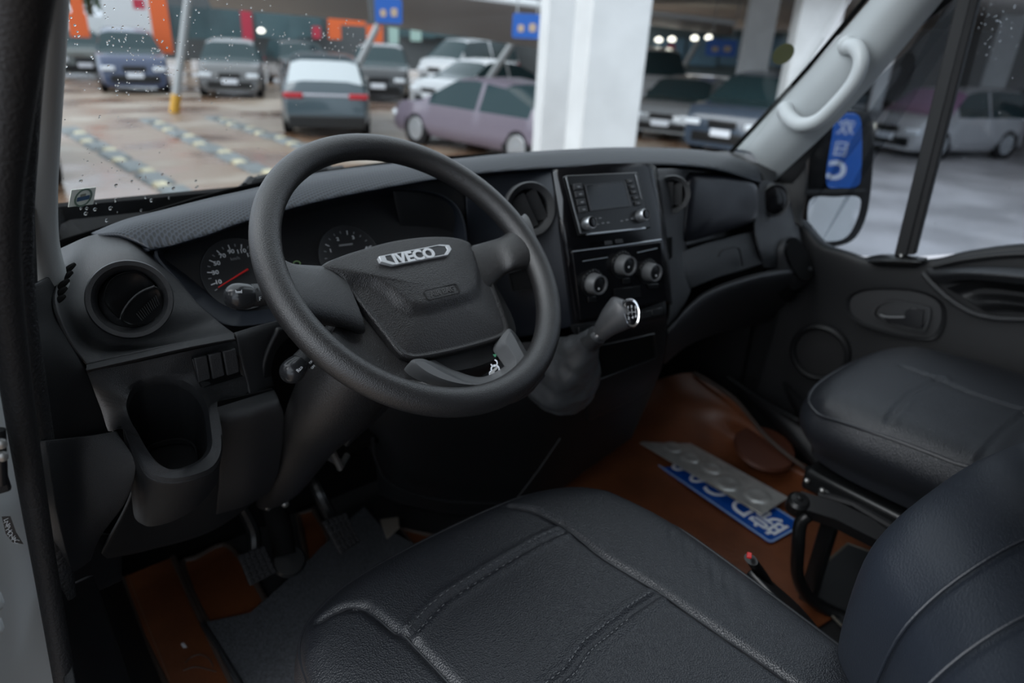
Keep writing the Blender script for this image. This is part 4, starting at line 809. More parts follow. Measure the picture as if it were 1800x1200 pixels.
rd = empty('car_radio', up.pt(1070, 360), 'black car radio with a dark screen and two silver knobs', 'radio')
bz = [up.pt(*c) for c in ((993, 309), (1118, 303), (1142, 401), (1020, 414))]
prism('radio_body', shift(bz, up.z*.004), .012, plasticb, rd, n=up.z, bevel=.002)
tube('radio_frame_edge', [up.pt(995, 311, .005), up.pt(1008, 362, .005), up.pt(1021, 410, .005)], .0014, satin, rd, 8); tube('radio_frame_edge', [up.pt(1117, 306, .005), up.pt(1128, 350, .005)], .0010, satin, rd, 8)
tube('radio_frame_edge', [up.pt(1031, 412, .006), up.pt(1134, 401, .006)], .0018, satin, rd, 8)
sc_ = [up.pt(*c, .005) for c in ((1027, 325), (1098, 318), (1109, 362), (1037, 371))]
rings('screen_bezel', [sc_, shift(sc_, up.z*.002), inset(shift(sc_, up.z*.002), .95), inset(shift(sc_, up.z*.0005), .94)], M('bezel_grey', (.05, .052, .055), .35), rd, False, False)
prism('radio_screen', inset(shift(sc_, up.z*.001), .95), .001, M('screen_glass', (.010, .012, .014), .1), rd, n=up.z, bevel=0)
for i, (px, py) in enumerate(((1017, 328), (1020, 341), (1023, 355), (1026, 368))):
    prism('radio_button', [up.pt(px+a, py+b_, .008) for a, b_ in ((-9, -5), (6, -6.5), (8, 4), (-7, 6))], .004, plastic, rd, n=up.z, bevel=.0008); prism('button_print', [up.pt(px+a, py+b_, .0085) for a, b_ in ((-2, -1), (3, -1.5), (3.5, 1), (-1.5, 1.5))], .0003, dimwhite, rd, n=up.z, bevel=0)
for i, (px, py) in enumerate(((1108, 318), (1112, 328), (1115, 337), (1119, 347), (1122, 357))):
    prism('radio_button', [up.pt(px+a, py+b_, .008) for a, b_ in ((-5, -3.5), (4, -4), (6, 3), (-3, 4))], .004, plastic, rd, n=up.z, bevel=.0008); prism('button_print', [up.pt(px+a, py+b_, .0085) for a, b_ in ((-2, -.7), (2, -1), (2.3, .7), (-1.5, 1))], .0003, dimwhite, rd, n=up.z, bevel=0)
for (px, py) in ((1046, 384), (1055, 383), (1051, 394), (1060, 392), (1069, 391), (1093, 388), (1102, 386), (1111, 384)):
    prism('button_print', [up.pt(px+a, py+b_, .0048) for a, b_ in ((-2.2, -.8), (2.2, -1.1), (2.3, .8), (-2.1, 1.1))], .0003, dimwhite, rd, n=up.z, bevel=0)
for (px, py) in ((1034, 393), (1128, 379)):
    u, v = up.uv(px, py, .008); kb = lathe('radio_knob', up, u, v, [(.0115, .002), (.0115, .010), (.0105, .0175), (.0095, .019), (.0085, .0185)], satin, rd, 28, False, False)
    lathe('knob_cap', up, u, v, [(.0088, .0175), (.006, .0185), (.001, .0187)], piano, kb, 24)
for (px, py) in ((1070, 427), (1089, 424)): prism('stack_button', [D_*0+Pl.three(C_, D_, E_).pt(px+a, py+b_, .012) for a, b_ in ((-6, -3), (6, -4), (7, 3), (-5, 4))], .003, M('dull_button', (.05, .052, .055), .4), db, bevel=.001)
lp = Pl.three(C_, D_, E_); lp.o = lp.o+lp.z*.006
hv = empty('heater_panel', lp.pt(1095, 480), 'piano black heater control panel with three silver ringed knobs', 'heater controls')
prism('panel_plate', [lp.pt(*c, .004) for c in ((1006, 443), (1162, 424), (1172, 526), (1022, 564))], .008, piano, hv, n=lp.z, bevel=.002)
tube('panel_edge', [lp.pt(1006, 442, .004), lp.pt(1085, 432, .004), lp.pt(1162, 421, .004)], .0014, satin, hv, 8)
for q in (((1023, 455), (1067, 448), (1068, 452), (1024, 459)), ((1119, 440), (1154, 432), (1155, 436), (1120, 444))):
    prism('vent_slot', [lp.pt(*c, .0046) for c in q], .001, blackhole, hv, n=lp.z, bevel=0); tube('slot_edge', [lp.pt(*q[3], .005), lp.pt(*q[2], .005)], .0007, satin, hv, 6)
def hknob(px, py, R_, dot):
    u, v = lp.uv(px, py, .020)
    lathe('dial_ring', lp, u, v, [(R_*1.55, .003), (R_*1.5, .006), (R_*1.2, .006), (R_*1.15, .004)], plasticb, hv, 36, False, False)
    k = lathe('heater_knob', lp, u, v, [(R_*1.12, .004), (R_*1.1, .010), (R_*1.02, .022), (R_, .025), (R_*.84, .025), (R_*.80, .022)], M('knob_grey', (.20, .205, .21), .35, .5), hv, 36, False, False)
    lathe('knob_cap', lp, u, v, [(R_*.82, .0215), (R_*.5, .0225), (.001, .0228)], plasticb, k, 30)
    lathe('knob_pointer', lp, u+dot[0]*R_, v+dot[1]*R_, [(R_*.12, .0226), (R_*.10, .0235), (.0005, .0236)], white, k, 12)
    for t in range(9):
        a = math.radians(20+140*t/8); prism('knob_scale', [lp.w(u+R_*1.36*math.cos(a)+dx, v+R_*1.36*math.sin(a)+dy, .0066) for dx, dy in ((-.0009, -.0009), (.0009, -.0009), (.0009, .0009), (-.0009, .0009))], .0003, dimwhite, hv, n=lp.z, bevel=0)
hknob(1052, 500, .0165, (-.1, -.4)); hknob(1104, 467, .0165, (-.05, -.1)); hknob(1150, 479, .0155, (.15, -.35))
for q in (((1095, 490), (1108, 488), (1109, 498), (1096, 500)), ((1080, 508), (1126, 502), (1127, 522), (1081, 530)), ((1034, 522), (1048, 520), (1049, 530), (1035, 532)), ((1138, 500), (1158, 498), (1156, 506), (1142, 508))):
    prism('panel_button', [lp.pt(*c, .007) for c in q], .003, plasticb, hv, n=lp.z, bevel=.001)
# lower stack: switch row, cubby and tunnel
patch('lower_stack', pg([[(1008, 572, .74), (1090, 555, .73), (1170, 530, .71)], [(1015, 590, .735), (1095, 572, .725), (1172, 552, .705)], [(1020, 600, .745), (1100, 585, .735), (1172, 575, .72)], [(1030, 690, .76), (1100, 670, .75), (1165, 640, .74)], [(1035, 740, .80), (1100, 710, .79), (1150, 680, .78)]]), plasticd, db, 20, 30, .01)
cq = Pl.three(PY(1047, 605, .725), PY(1153, 583, .71), PY(1050, 667, .74)); cb = [cq.pt(*c, .008) for c in ((1046, 607), (1150, 584), (1154, 628), (1050, 668))]
rings('cubby', [cb, inset(shift(cb, cq.z*.004), .98), inset(shift(cb, cq.z*.003), .93), inset(shift(cb, cq.z*0), .92)], plasticb, db, True, False, bevel=.001); prism('cubby_shade_sheet', inset(shift(cb, cq.z*.0005), .93), .001, blackhole, db, n=cq.z, bevel=0)  # flat black sheet stands in for the shade inside the cubby
sw = Pl.three(PY(1015, 590, .732), PY(1172, 552, .702), PY(1012, 574, .737)); 
for a, b2_ in ((1018, 1050), (1128, 1146), (1147, 1165)): prism('stack_switch', [sw.pt(*c, .008) for c in ((a, 588-(a-1015)*.24), (b2_, 588-(b2_-1015)*.24), (b2_-1, 576-(b2_-1015)*.24), (a-1, 576-(a-1015)*.24))], .004, plasticb, db, n=sw.z, bevel=.001)
patch('tunnel_cover', pg([[(560, 600, 1.02), (700, 640, 1.0), (850, 610, .95), (1010, 600, .82), (1090, 640, .79), (1160, 650, .78)], [(600, 720, 1.02), (700, 720, .97), (850, 710, .92), (980, 700, .85), (1060, 700, .82), (1150, 680, .81)], [(655, 800, 1.06), (720, 815, 1.0), (850, 820, .96), (970, 800, .90), (1050, 770, .88), (1135, 715, .88)], [(665, 870, 1.14), (720, 890, 1.08), (830, 905, 1.02), (950, 880, .96), (1040, 820, .94), (1110, 770, .93)]]), plasticd, db, 40, 30)
tube('tunnel_edge', [PY(655, 770, .99), PY(662, 810, 1.0), PY(690, 850, 1.0), PY(770, 878, .98), PY(880, 885, .94)], .004, plasticd, db, 8, 24)
tube('tunnel_seam', [PY(985, 770, .87), PY(940, 835, .89), PY(890, 900, .92)], .002, plastic, db, 8, 12)
# passenger side of the dashboard
patch('stack_side_panel', pg([[(1152, 296, .83), (1180, 296, .855), (1212, 297, .885)], [(1162, 350, .80), (1190, 352, .83), (1216, 352, .90)], [(1170, 420, .775), (1186, 425, .80), (1208, 430, .87)], [(1176, 490, .755), (1196, 495, .78), (1214, 500, .81)], [(1178, 555, .735), (1194, 540, .765), (1210, 522, .79)], [(1165, 590, .735), (1180, 575, .745), (1192, 556, .765)]]), plastic, db, 16, 30)
prism('card_slot', [PY(*c) for c in ((1171, 418, .775), (1182, 416, .785), (1182, 452, .775), (1174, 460, .765))], .003, blackhole, db, bevel=.001)
patch('upper_tray_recess', pg([[(1205, 297, .90), (1265, 303, .89), (1320, 313, .87), (1338, 322, .86)], [(1205, 360, .90), (1260, 360, .90), (1310, 360, .89), (1338, 360, .87)], [(1190, 440, .86), (1250, 425, .87), (1310, 410, .86), (1338, 400, .85)]]), plasticb, db, 20, 20)
lid = crom([PY(*c) for c in ((1212, 312, .872), (1245, 308, .868), (1290, 312, .858), (1326, 322, .842), (1334, 345, .832), (1332, 375, .826), (1318, 392, .825), (1270, 408, .835), (1215, 424, .85), (1200, 415, .853), (1204, 360, .862))], 56, True)
rings('tray_lid', [shift(lid, V(.01, .03, 0)), lid, inset(shift(lid, V(-.002, -.006, .001)), .95), inset(shift(lid, V(-.003, -.009, .002)), .80), inset(shift(lid, V(-.003, -.010, .002)), .4)], M('lid_black', (.014, .015, .020), .30, bump=.1, bscale=900), db, angle=60)
vr = Pl(PY(1180, 342, .818), V(-.62, -.76, .18)); Rr = (np.linalg.norm(vr.uv(1157, 340)-vr.uv(1201, 344))+np.linalg.norm(vr.uv(1174, 297)-vr.uv(1186, 387)))/4
vent(vr, 0, 0, Rr, 'round air vent right of the radio beside the glossy tray lid', ((-.2, 1), (.5, 1)), rot=math.radians(95))
patch('end_pod', pg([[(1336, 318, .845), (1352, 318, .865), (1378, 330, .90), (1398, 352, .93)], [(1331, 365, .83), (1360, 358, .845), (1392, 370, .87), (1414, 402, .90)], [(1327, 400, .82), (1362, 402, .825), (1400, 412, .83), (1424, 440, .87)], [(1335, 440, .80), (1366, 445, .80), (1402, 455, .80), (1432, 480, .84)], [(1342, 470, .80), (1370, 475, .80), (1405, 500, .79), (1430, 520, .83)]]), plastic, db, 24, 34)
ve = Pl(PY(1361, 352, .832), V(-.45, -.85, .25)); Re = (np.linalg.norm(ve.uv(1340, 352)-ve.uv(1383, 354))+np.linalg.norm(ve.uv(1358, 320)-ve.uv(1364, 386)))/4
root = empty('air_vent', ve.o, 'closed round air vent at the passenger side end of the dashboard', 'air vent', 'round air vents')
lathe('vent_ring', ve, 0, 0, [(Re, -.01), (Re, .004), (Re*.94, .007), (Re*.86, .003)], plastic, root, 48, False, False); lathe('vent_cap', ve, 0, 0, [(Re*.88, .002), (Re*.7, .007), (Re*.3, .010), (.001, .0105)], piano, root, 40)
patch('glovebox_lid', pg([[(1188, 446, .83), (1240, 428, .835), (1300, 412, .83), (1330, 405, .825)], [(1202, 480, .805), (1250, 462, .81), (1300, 446, .81), (1340, 432, .81)], [(1212, 508, .80), (1262, 488, .80), (1310, 474, .80), (1345, 462, .80)]]), plastic, db, 24, 14)
tube('glovebox_latch', [PY(*c) for c in ((1262, 452, .803), (1270, 440, .803), (1292, 434, .803), (1300, 440, .803), (1305, 466, .798))], .002, plasticd, db, 8, 20)
patch('glovebox_shelf', pg([[(1182, 572, .745), (1206, 540, .765), (1240, 512, .785), (1290, 492, .79), (1350, 476, .79), (1425, 462, .80)], [(1178, 578, .725), (1206, 548, .745), (1242, 520, .76), (1294, 500, .765), (1352, 485, .765), (1428, 474, .775)], [(1172, 600, .735), (1206, 572, .755), (1245, 546, .775), (1300, 528, .79), (1360, 512, .79), (1432, 500, .80)], [(1168, 640, .79), (1206, 610, .82), (1250, 590, .85), (1310, 575, .88), (1370, 560, .89), (1430, 550, .90)]]), plastic, db, 40, 24)
cup = crom([PY(*c) for c in ((1376, 440, .795), (1382, 424, .805), (1396, 422, .81), (1408, 434, .81), (1418, 455, .80), (1424, 478, .785), (1420, 490, .775), (1404, 494, .77), (1392, 480, .775), (1382, 462, .785))], 40, True)
cco = sum(cup)/len(cup)
rings('cup_holder', [inset(shift(cup, V(0, .02, -.02)), 1.18), inset(cup, 1.14), inset(shift(cup, V(0, -.004, .004)), 1.06), cup, shift(inset(cup, .93), V(0, .01, -.03))], plastic, db, False, False, angle=60)
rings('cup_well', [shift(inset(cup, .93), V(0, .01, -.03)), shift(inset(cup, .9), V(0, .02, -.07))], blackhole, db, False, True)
prism('cup_shade_sheet', shift(inset(cup, .97), V(-.002, -.010, .004)), .001, blackhole, db, bevel=0)  # black sheet laid over the cup, painted shade for its hollow
box('dash_light_block', (0, 1.16, 1.42), (1.52, .30, .44), blackhole, db, bevel=.02)  # added dark block behind the fascia, keeps light from leaking through

# ------------------------------------------------------------------ steering wheel
wn = V(.067, -.645, .762); wc = V(-.455, .696, 1.679); wp = Pl(wc, wn)
swr = empty('steering_wheel', wc, 'black three spoke steering wheel with a chrome badge on its hub', 'steering wheel')
loop = [wp.w(.1925*math.cos(a), .1925*math.sin(a)) for a in np.linspace(0, 2*math.pi, 97)[:-1]]
tube('rim', loop, .0175, rimmat, swr, 24, closed=True, upv=None, sy=1.0)
hh = -.026
hub = [(562, 470), (596, 452), (640, 438), (690, 425), (745, 418), (795, 419), (825, 429), (842, 450), (862, 490), (882, 540), (893, 572), (892, 586), (868, 598), (800, 617), (740, 629), (716, 628), (700, 618), (672, 582), (635, 535), (598, 492)]
hb_ = crom([wp.pt(*c, hh) for c in hub], 100, True)
def dome(name, lp_, prof, mat, parent, nn): return rings(name, [inset(shift(lp_, nn*h), k) for k, h in prof], mat, parent, angle=60)
_pr = [(.97, -.03), (1.0, -.014), (1.0, -.004), (.985, .003), (.96, .0065)]+[(k, .0065+.010*(1-(k/.96)**2)) for k in np.linspace(.92, .04, 24)]
ab = dome('airbag_cover', hb_, _pr, hubmat, swr, wn)
cru = [wp.uv(*c, hh+.008) for c in ((560, 470), (598, 488), (630, 485), (655, 491), (684, 509), (708, 534), (722, 541), (750, 541), (820, 521), (836, 507), (838, 470), (832, 440))]
for v in ab.data.vertices:
    p = np.array(v.co)-wp.o; u_ = np.array((p@wp.x, p@wp.y)); hgt = p@wp.z
    if hgt < hh+.004: continue
    sd_ = 9; sg_ = 1
    for a_, b2_ in zip(cru[:-1], cru[1:]):
        dd = b2_-a_; t_ = max(0, min(1, ((u_-a_)@dd)/(dd@dd))); q_ = a_+dd*t_; ds_ = np.linalg.norm(u_-q_)
        if ds_ < sd_: sd_ = ds_; sg_ = dd[0]*(u_[1]-a_[1])-dd[1]*(u_[0]-a_[0])
    f_ = sd_ if sg_ < 0 else -sd_
    v.co -= Vector(wn*.0065*max(0, min(1, (f_+.002)/.012)))
# lower half of the cover steps in under the crease
cre = [wp.pt(*c, -.004) for c in ((604, 492), (650, 495), (680, 515), (712, 545), (745, 549), (800, 545), (845, 530), (862, 500))]
dome('hub_back', crom([wp.pt(*c, -.05) for c in ((575, 480), (640, 455), (745, 430), (825, 440), (870, 510), (905, 590), (870, 640), (790, 665), (720, 655), (660, 610), (610, 545))], 60, True), ((.9, -.06), (1, -.03), (1, .0), (.96, .012)), plasticd, swr, wn)
def spoke(name, sec, mat, n=20):
    loops = []
    for (a, b_, h, th) in sec:
        p, q = wp.pt(*a, h), wp.pt(*b_, h); c = (p+q)/2; x = (q-p)/2
        loops.append([c+x*math.copysign(abs(math.cos(t))**.7, math.cos(t))+wn*th*math.copysign(abs(math.sin(t))**.8, math.sin(t)) for t in np.linspace(0, 2*math.pi, n+1)[:-1]])
    L_ = []
    for i in range(n): L_.append(crom([l_[i] for l_ in loops], 18))
    return rings(name, [[L_[i][k] for i in range(n)] for k in range(18)], mat, swr, angle=60)
spoke('left_spoke', [((455, 420), (492, 560), -.002, .014), ((480, 448), (512, 560), -.006, .015), ((508, 466), (545, 565), -.016, .016), ((545, 469), (592, 572), -.026, .014), ((590, 470), (640, 585), -.034, .012)], rimmat)
spoke('right_spoke', [((918, 378), (948, 468), .0, .014), ((900, 398), (925, 470), -.004, .015), ((880, 418), (898, 476), -.012, .014), ((850, 428), (880, 490), -.024, .013), ((800, 440), (850, 520), -.034, .010)], rimmat)
patch('left_skirt', [[wp.pt(*c, h) for c, h in q] for q in ([((596, 492), -.036), ((640, 555), -.036), ((695, 622), -.036), ((738, 645), -.034)], [((598, 555), -.040), ((622, 600), -.040), ((678, 655), -.036), ((742, 672), -.030)], [((578, 592), -.022), ((612, 635), -.018), ((680, 685), -.012), ((765, 708), -.008)])], rimmat, swr, 24, 20, .006)
# grey lower spoke frame with its opening
fo = crom([wp.pt(*c, -.016) for c in ((722, 636), (748, 660), (790, 677), (835, 684), (885, 676), (922, 652), (931, 632), (918, 605), (905, 585), (893, 578), (880, 600), (890, 616), (902, 636), (893, 650), (865, 664), (825, 670), (790, 655), (760, 637), (740, 630))], 90, True)
fi = crom([wp.pt(*c, -.006) for c in ((730, 638), (753, 656), (791, 671), (835, 677), (882, 670), (914, 649), (922, 633), (911, 609), (901, 590), (895, 585), (888, 601), (896, 616), (907, 636), (897, 654), (867, 670), (825, 674), (787, 660), (758, 644), (742, 636))], 90, True)
rings('lower_spoke_trim', [shift(fo, -wn*.02), fo, fi, shift(fi, wn*.0015)], greyplastic, swr, angle=60)
patch('opening_wall', [[wp.pt(*c, h) for c, h in q] for q in ([((742, 634), -.014), ((790, 664), -.014), ((845, 676), -.014), ((895, 655), -.014), ((905, 634), -.014), ((890, 600), -.014)], [((765, 632), -.040), ((800, 650), -.040), ((845, 662), -.040), ((882, 646), -.040), ((890, 632), -.040), ((880, 606), -.040)])], greyplastic, swr, 30, 6, .003)
spoke('bottom_spoke_web', [((712, 668), (745, 700), -.024, .004), ((728, 668), (765, 710), -.022, .006), ((755, 678), (805, 716), -.016, .009), ((830, 690), (850, 720), -.010, .010), ((900, 680), (920, 700), -.006, .010), ((930, 645), (955, 665), -.004, .010)], rimmat)
# badge
bp_ = Pl(wp.pt(728, 452, hh+.016), wp.z, up=V(0, 0, 1))
bo = [wp.pt(*c, hh+.014) for c in ((664, 453), (668, 462), (688, 468), (786, 450), (792, 440), (788, 433), (772, 432))]
bd = rings('badge_frame', [shift(bo, -wn*.004), shift(bo, wn*.0035), inset(shift(bo, wn*.0035), .86), inset(shift(bo, wn*.002), .85)], M('badge_rim', (.66, .68, .70), .3, .3), swr, bevel=.0006)
prism('badge_plate', inset(shift(bo, wn*.0026), .86), .001, M('badge_grey', (.05, .053, .056), .35), bd, n=wn, bevel=0)
pa, pb = wp.uv(690, 457, hh+.018), wp.uv(772, 442, hh+.018); ang = math.atan2(pb[1]-pa[1], pb[0]-pa[0]); L_ = np.linalg.norm(pb-pa)
text('badge_letters', 'IVECO', wp, wp.uv(729, 450, hh+.018), L_*.27, M('badge_silver', (.72, .74, .76), .35, .25), bd, rot=ang, h=hh+.0175, ext=.0008, bold=.0007, sx=1.12, shear=0)
# embossed lettering
pa, pb = wp.uv(752, 521, hh+.013), wp.uv(802, 509, hh+.013); a2 = math.atan2(pb[1]-pa[1], pb[0]-pa[0])
cpt = (wp.uv(776, 515, hh+.013)); 
rb = rrect(wp, cpt[0], cpt[1], .056, .0145, .0035, h=hh+.0160, rot=a2); 
rings('lettering_frame', [rb, shift(rb, wn*.0008), inset(shift(rb, wn*.0008), .95), inset(rb, .94)], M('embossed_dark', (.014, .014, .014), .4), swr, False, False)
text('embossed_lettering', 'AIR BAG', wp, cpt, .0108, M('embossed_letter', (.07, .07, .07), .4), swr, rot=a2, h=hh+.0166, ext=.0005, bold=.0001, sx=1.0)
# column, shrouds
tag_root = empty('steering_column', V(-.47, .85, 1.55), 'black steering column shroud running down behind the steering wheel', 'steering column')
tube('column_shroud', [wc-wn*.05, wc-wn*.11+V(0, 0, -.01), PY(600, 690, .80), PY(545, 770, .86), PY(500, 850, .93), PY(470, 880, 1.0)], [.060, .075, .070, .050, .034, .02], rimmat, tag_root, 28, 30, sy=.8)
patch('lower_shroud', [[PY(600, 700, .80), PY(650, 700, .79), PY(695, 705, .80)], [PY(604, 740, .83), PY(630, 750, .82), PY(660, 740, .84)], [PY(598, 775, .86), PY(610, 785, .85), PY(620, 775, .88)]], plastic, tag_root, 10, 10, .02)
tube('column_shaft', [PY(560, 790, .95), PY(600, 815, .98)], .007, steel, tag_root, 10); tube('column_bracket', [PY(575, 775, .90), PY(598, 822, .90), PY(610, 800, .92)], .006, steel, tag_root, 8)
# stalks
def stalk(name, label, tip, tail, rb_, rs, prints, mat=plastic):
    a, b_ = np.asarray(tip), np.asarray(tail); d = nrm(b_-a); rt = empty(name, a, label, 'stalk')
    tube('stalk_knob', [a-d*rb_*.95, a-d*rb_*.8, a-d*rb_*.4, a+d*rb_*.1, a+d*rb_*.7, a+d*rb_*.95], [rb_*.25, rb_*.62, rb_*.92, rb_, rb_*.93, rb_*.86], M(name+'_black', (.022, .023, .025), .22), rt, 28, 20)
    tube('stalk_collar', [a+d*rb_*.9, a+d*rb_*2.6], [rb_*.84, rb_*.84], plastic, rt, 24); tube('stalk_body', [a+d*rb_*2.6, a+d*rb_*4.0, b_], [rb_*.72, rs, rs], plastic, rt, 20)
    n = nrm((CAM-a)-((CAM-a)@d)*d); pl = Pl(a, n, up=np.cross(n, d))
    pl.x, pl.y = d, np.cross(pl.z, d)
    for (s_, t, ht, size, k) in prints: text('stalk_marking', s_, pl, (t*rb_, ht*rb_), size, white, rt, h=k*rb_+.0003, ext=.0002)
    return rt, pl
rt, pl = stalk('horn_stalk', 'upper stalk with a horn symbol in front of the speedometer', PY(418, 521, .785), V(-.50, .80, 1.625), .0165, .008, [])
c = pl.uv(421, 513, .0165)
prism('horn_symbol', [pl.w(c[0]+a*.0032, c[1]+b_*.0032, .0158) for a, b_ in ((-1.3, -.2), (-1.3, .9), (-.7, .35), (.8, .35), (1.1, .8), (1.1, -.8), (.8, -.4), (-.6, -.4))], .0006, white, rt, n=pl.z, bevel=0)
for t in (1.15, 1.75): tube('stalk_rib', [pl.w(.0165*t, -.008, .012), pl.w(.0165*t, .008, .012)], .0012, plasticd, rt, 6)
text('stalk_marking', 'F', pl, pl.uv(457, 525, .013), .007, white, rt, h=.0135)
rt, pl = stalk('cruise_stalk', 'lower stalk marked RES below the rim of the steering wheel', PY(514, 652, .735), V(-.49, .80, 1.60), .0155, .008, [])
text('stalk_marking', 'RES', pl, pl.uv(527, 648, .0155), .0062, white, rt, h=.0148, rot=.05, bold=.0001)
text('stalk_marking', 'OFF', pl, pl.uv(547, 636, .0135), .0040, white, rt, h=.0136); text('stalk_marking', 'ON', pl, pl.uv(550, 645, .0135), .0040, white, rt, h=.0138)
# key ring in the ignition
kr = empty('key_ring', wp.pt(868, 645, -.05), 'small bunch of keys seen through the lower opening of the steering wheel', 'keys')
kp = Pl(wp.pt(868, 643, -.045), nrm(CAM-wp.pt(868, 643, -.045)))
for (u, v, rr_) in ((0, .004, .005), (.002, -.004, .006), (-.002, -.010, .004)):
    rings('ring_link', [circ(kp, u, v, rr_, 0, 24), circ(kp, u, v, rr_, .0014, 24), circ(kp, u, v, rr_*.72, .0014, 24), circ(kp, u, v, rr_*.72, 0, 24)], chrome, kr, False, False)
prism('key_blade', [kp.w(a, b_, .002) for a, b_ in ((-.003, -.012), (.006, -.002), (.004, .0), (-.006, -.010))], .0015, steel, kr, n=kp.z, bevel=0)
prism('key_tag', [kp.w(a, b_, .001) for a, b_ in ((-.004, .010), (.002, .012), (.003, .016), (-.003, .015))], .0015, M('green_tag', (.03, .25, .12), .4), kr, n=kp.z, bevel=0)

# ------------------------------------------------------------------ gear lever
gl = empty('gear_lever', PY(1000, 640, .74), 'black gear lever with a chrome ringed shift pattern and a leather boot', 'gear lever')
def wrinkle(o, amp, sc_=60):
    from mathutils import noise
    for v in o.data.vertices:
        d = noise.noise(v.co*sc_)*amp+noise.noise(v.co*sc_*2.3)*amp*.4; v.co += v.normal*d
o = tube('boot', [PY(985, 672, .80), PY(992, 655, .775), PY(1003, 640, .745), PY(1018, 622, .715), PY(1034, 604, .687), PY(1048, 592, .67)], [.066, .066, .052, .034, .021, .016], M('boot_leather', (.060, .063, .067), .40, bump=.2, bscale=300), gl, 60, 50); o.data.update(); wrinkle(o, .009, 22)
tube('boot_collar', [PY(1036, 602, .682), PY(1050, 588, .668)], [.018, .0165], plastic, gl, 20)
tube('lever_rod', [PY(1045, 594, .673), PY(1062, 578, .66)], .010, chrome, gl, 14)
kn = tube('shift_knob', [PY(1054, 588, .668), PY(1064, 576, .66), PY(1078, 562, .652), PY(1092, 550, .645), PY(1100, 542, .642), PY(1106, 536, .640)], [.012, .0155, .021, .0245, .0235, .012], M('knob_grey_rubber', (.060, .061, .064), .38), gl, 32, 30, sy=1.15)
kv = nrm(CAM-PY(1100, 547, .645)); kz = nrm(kv+V(.28, 0, .05)); kc = PY(1107, 549, .645)+kv*.037; kpl = Pl(kc, kz)
ko = crom([kpl.pt(*c) for c in ((1094, 530), (1104, 524), (1117, 528), (1124, 545), (1123, 565), (1115, 576), (1104, 573), (1098, 558), (1093, 545))], 48, True)
rings('pattern_ring', [inset(shift(ko, -kz*.012), .9), shift(ko, kz*.001), inset(shift(ko, kz*.003), .93), inset(shift(ko, kz*.002), .80)], chrome, gl, False, False, angle=60)
rings('pattern_plate', [inset(shift(ko, kz*.001), .84), inset(shift(ko, kz*.0028), .78), inset(shift(ko, kz*.003), .3)], piano, gl, angle=60)
for s_, x, y in (('1', 1104, 540), ('3', 1110, 539), ('5', 1117, 540), ('2', 1105, 559), ('4', 1112, 558), ('R', 1118, 556)): text('gear_number', s_, kpl, kpl.uv(x, y, .003), .0058, white, gl, h=.0034, bold=.0001)
for a, b_ in (((1103, 549), (1118, 548)), ((1104, 544), (1104.5, 554)), ((1110.5, 543), (1111.5, 553)), ((1117, 543), (1118, 552))): tube('gate_line', [kpl.pt(*a, .0034), kpl.pt(*b_, .0034)], .0003, white, gl, 6)

# ------------------------------------------------------------------ pedals
def pedal(name, label, quad, armpts, yy):
    rt = empty(name, PY(*quad[2], yy), label, 'pedal')
    pl = Pl(PY(*quad[0], yy), V(-.1, -.72, .69)); q = [pl.pt(*c) for c in quad]; c = sum(q)/4
    base = prism('pedal_plate', q, .012, rubber, rt, n=pl.z, bevel=.003)
    us = [pl.uv(*c_) for c_ in quad]
    for i in range(5):
        for j in range(5):
            s_, t_ = (i+.5)/5, (j+.5)/5; m_ = (us[0]*(1-s_)+us[1]*s_)*(1-t_)+(us[3]*(1-s_)+us[2]*s_)*t_
            e1, e2 = (us[1]-us[0])/5*.36, (us[3]-us[0])/5*.36
            prism('tread_block', [pl.w(*(m_+e1*a+e2*b_), .004) for a, b_ in ((-1, -1), (1, -1), (1, 1), (-1, 1))], .004, tyre, base, n=pl.z, bevel=.0008)
    tube('pedal_arm', [PY(*p) for p in armpts], [.012, .012, .010][:len(armpts)], plasticb, rt, 10, 14)
pedal('clutch_pedal', 'square ribbed clutch pedal above the brown mat', ((418, 975), (465, 958), (487, 1005), (440, 1030)), ((448, 975, 1.0), (445, 930, 1.02), (420, 880, 1.03)), .96)
pedal('accelerator_pedal', 'ribbed pedal hanging over the grey felt mat', ((566, 915), (608, 900), (634, 950), (600, 975)), ((585, 915, .98), (562, 870, 1.0), (550, 840, 1.03)), .96)
bk = empty('brake_pedal', PY(500, 985, .97), 'black brake pedal lever hanging between the two ribbed pedals', 'pedal')
tube('pedal_arm', [PY(480, 885, 1.02), PY(492, 930, 1.0), PY(500, 975, .97)], [.020, .022, .020], blackhole, bk, 12, 14); lathe('pedal_pad', Pl(PY(508, 985, .96), V(-.1, -.6, .8)), 0, 0, [(.028, -.01), (.03, 0), (.026, .006), (.001, .007)], plasticb, bk, 24)
for (px, py) in ((470, 889), (500, 884)): lathe('bolt', Pl(PY(px, py, .98), (0, -1, 0)), 0, 0, [(.007, 0), (.006, .006), (.003, .008)], steel, bk, 10)

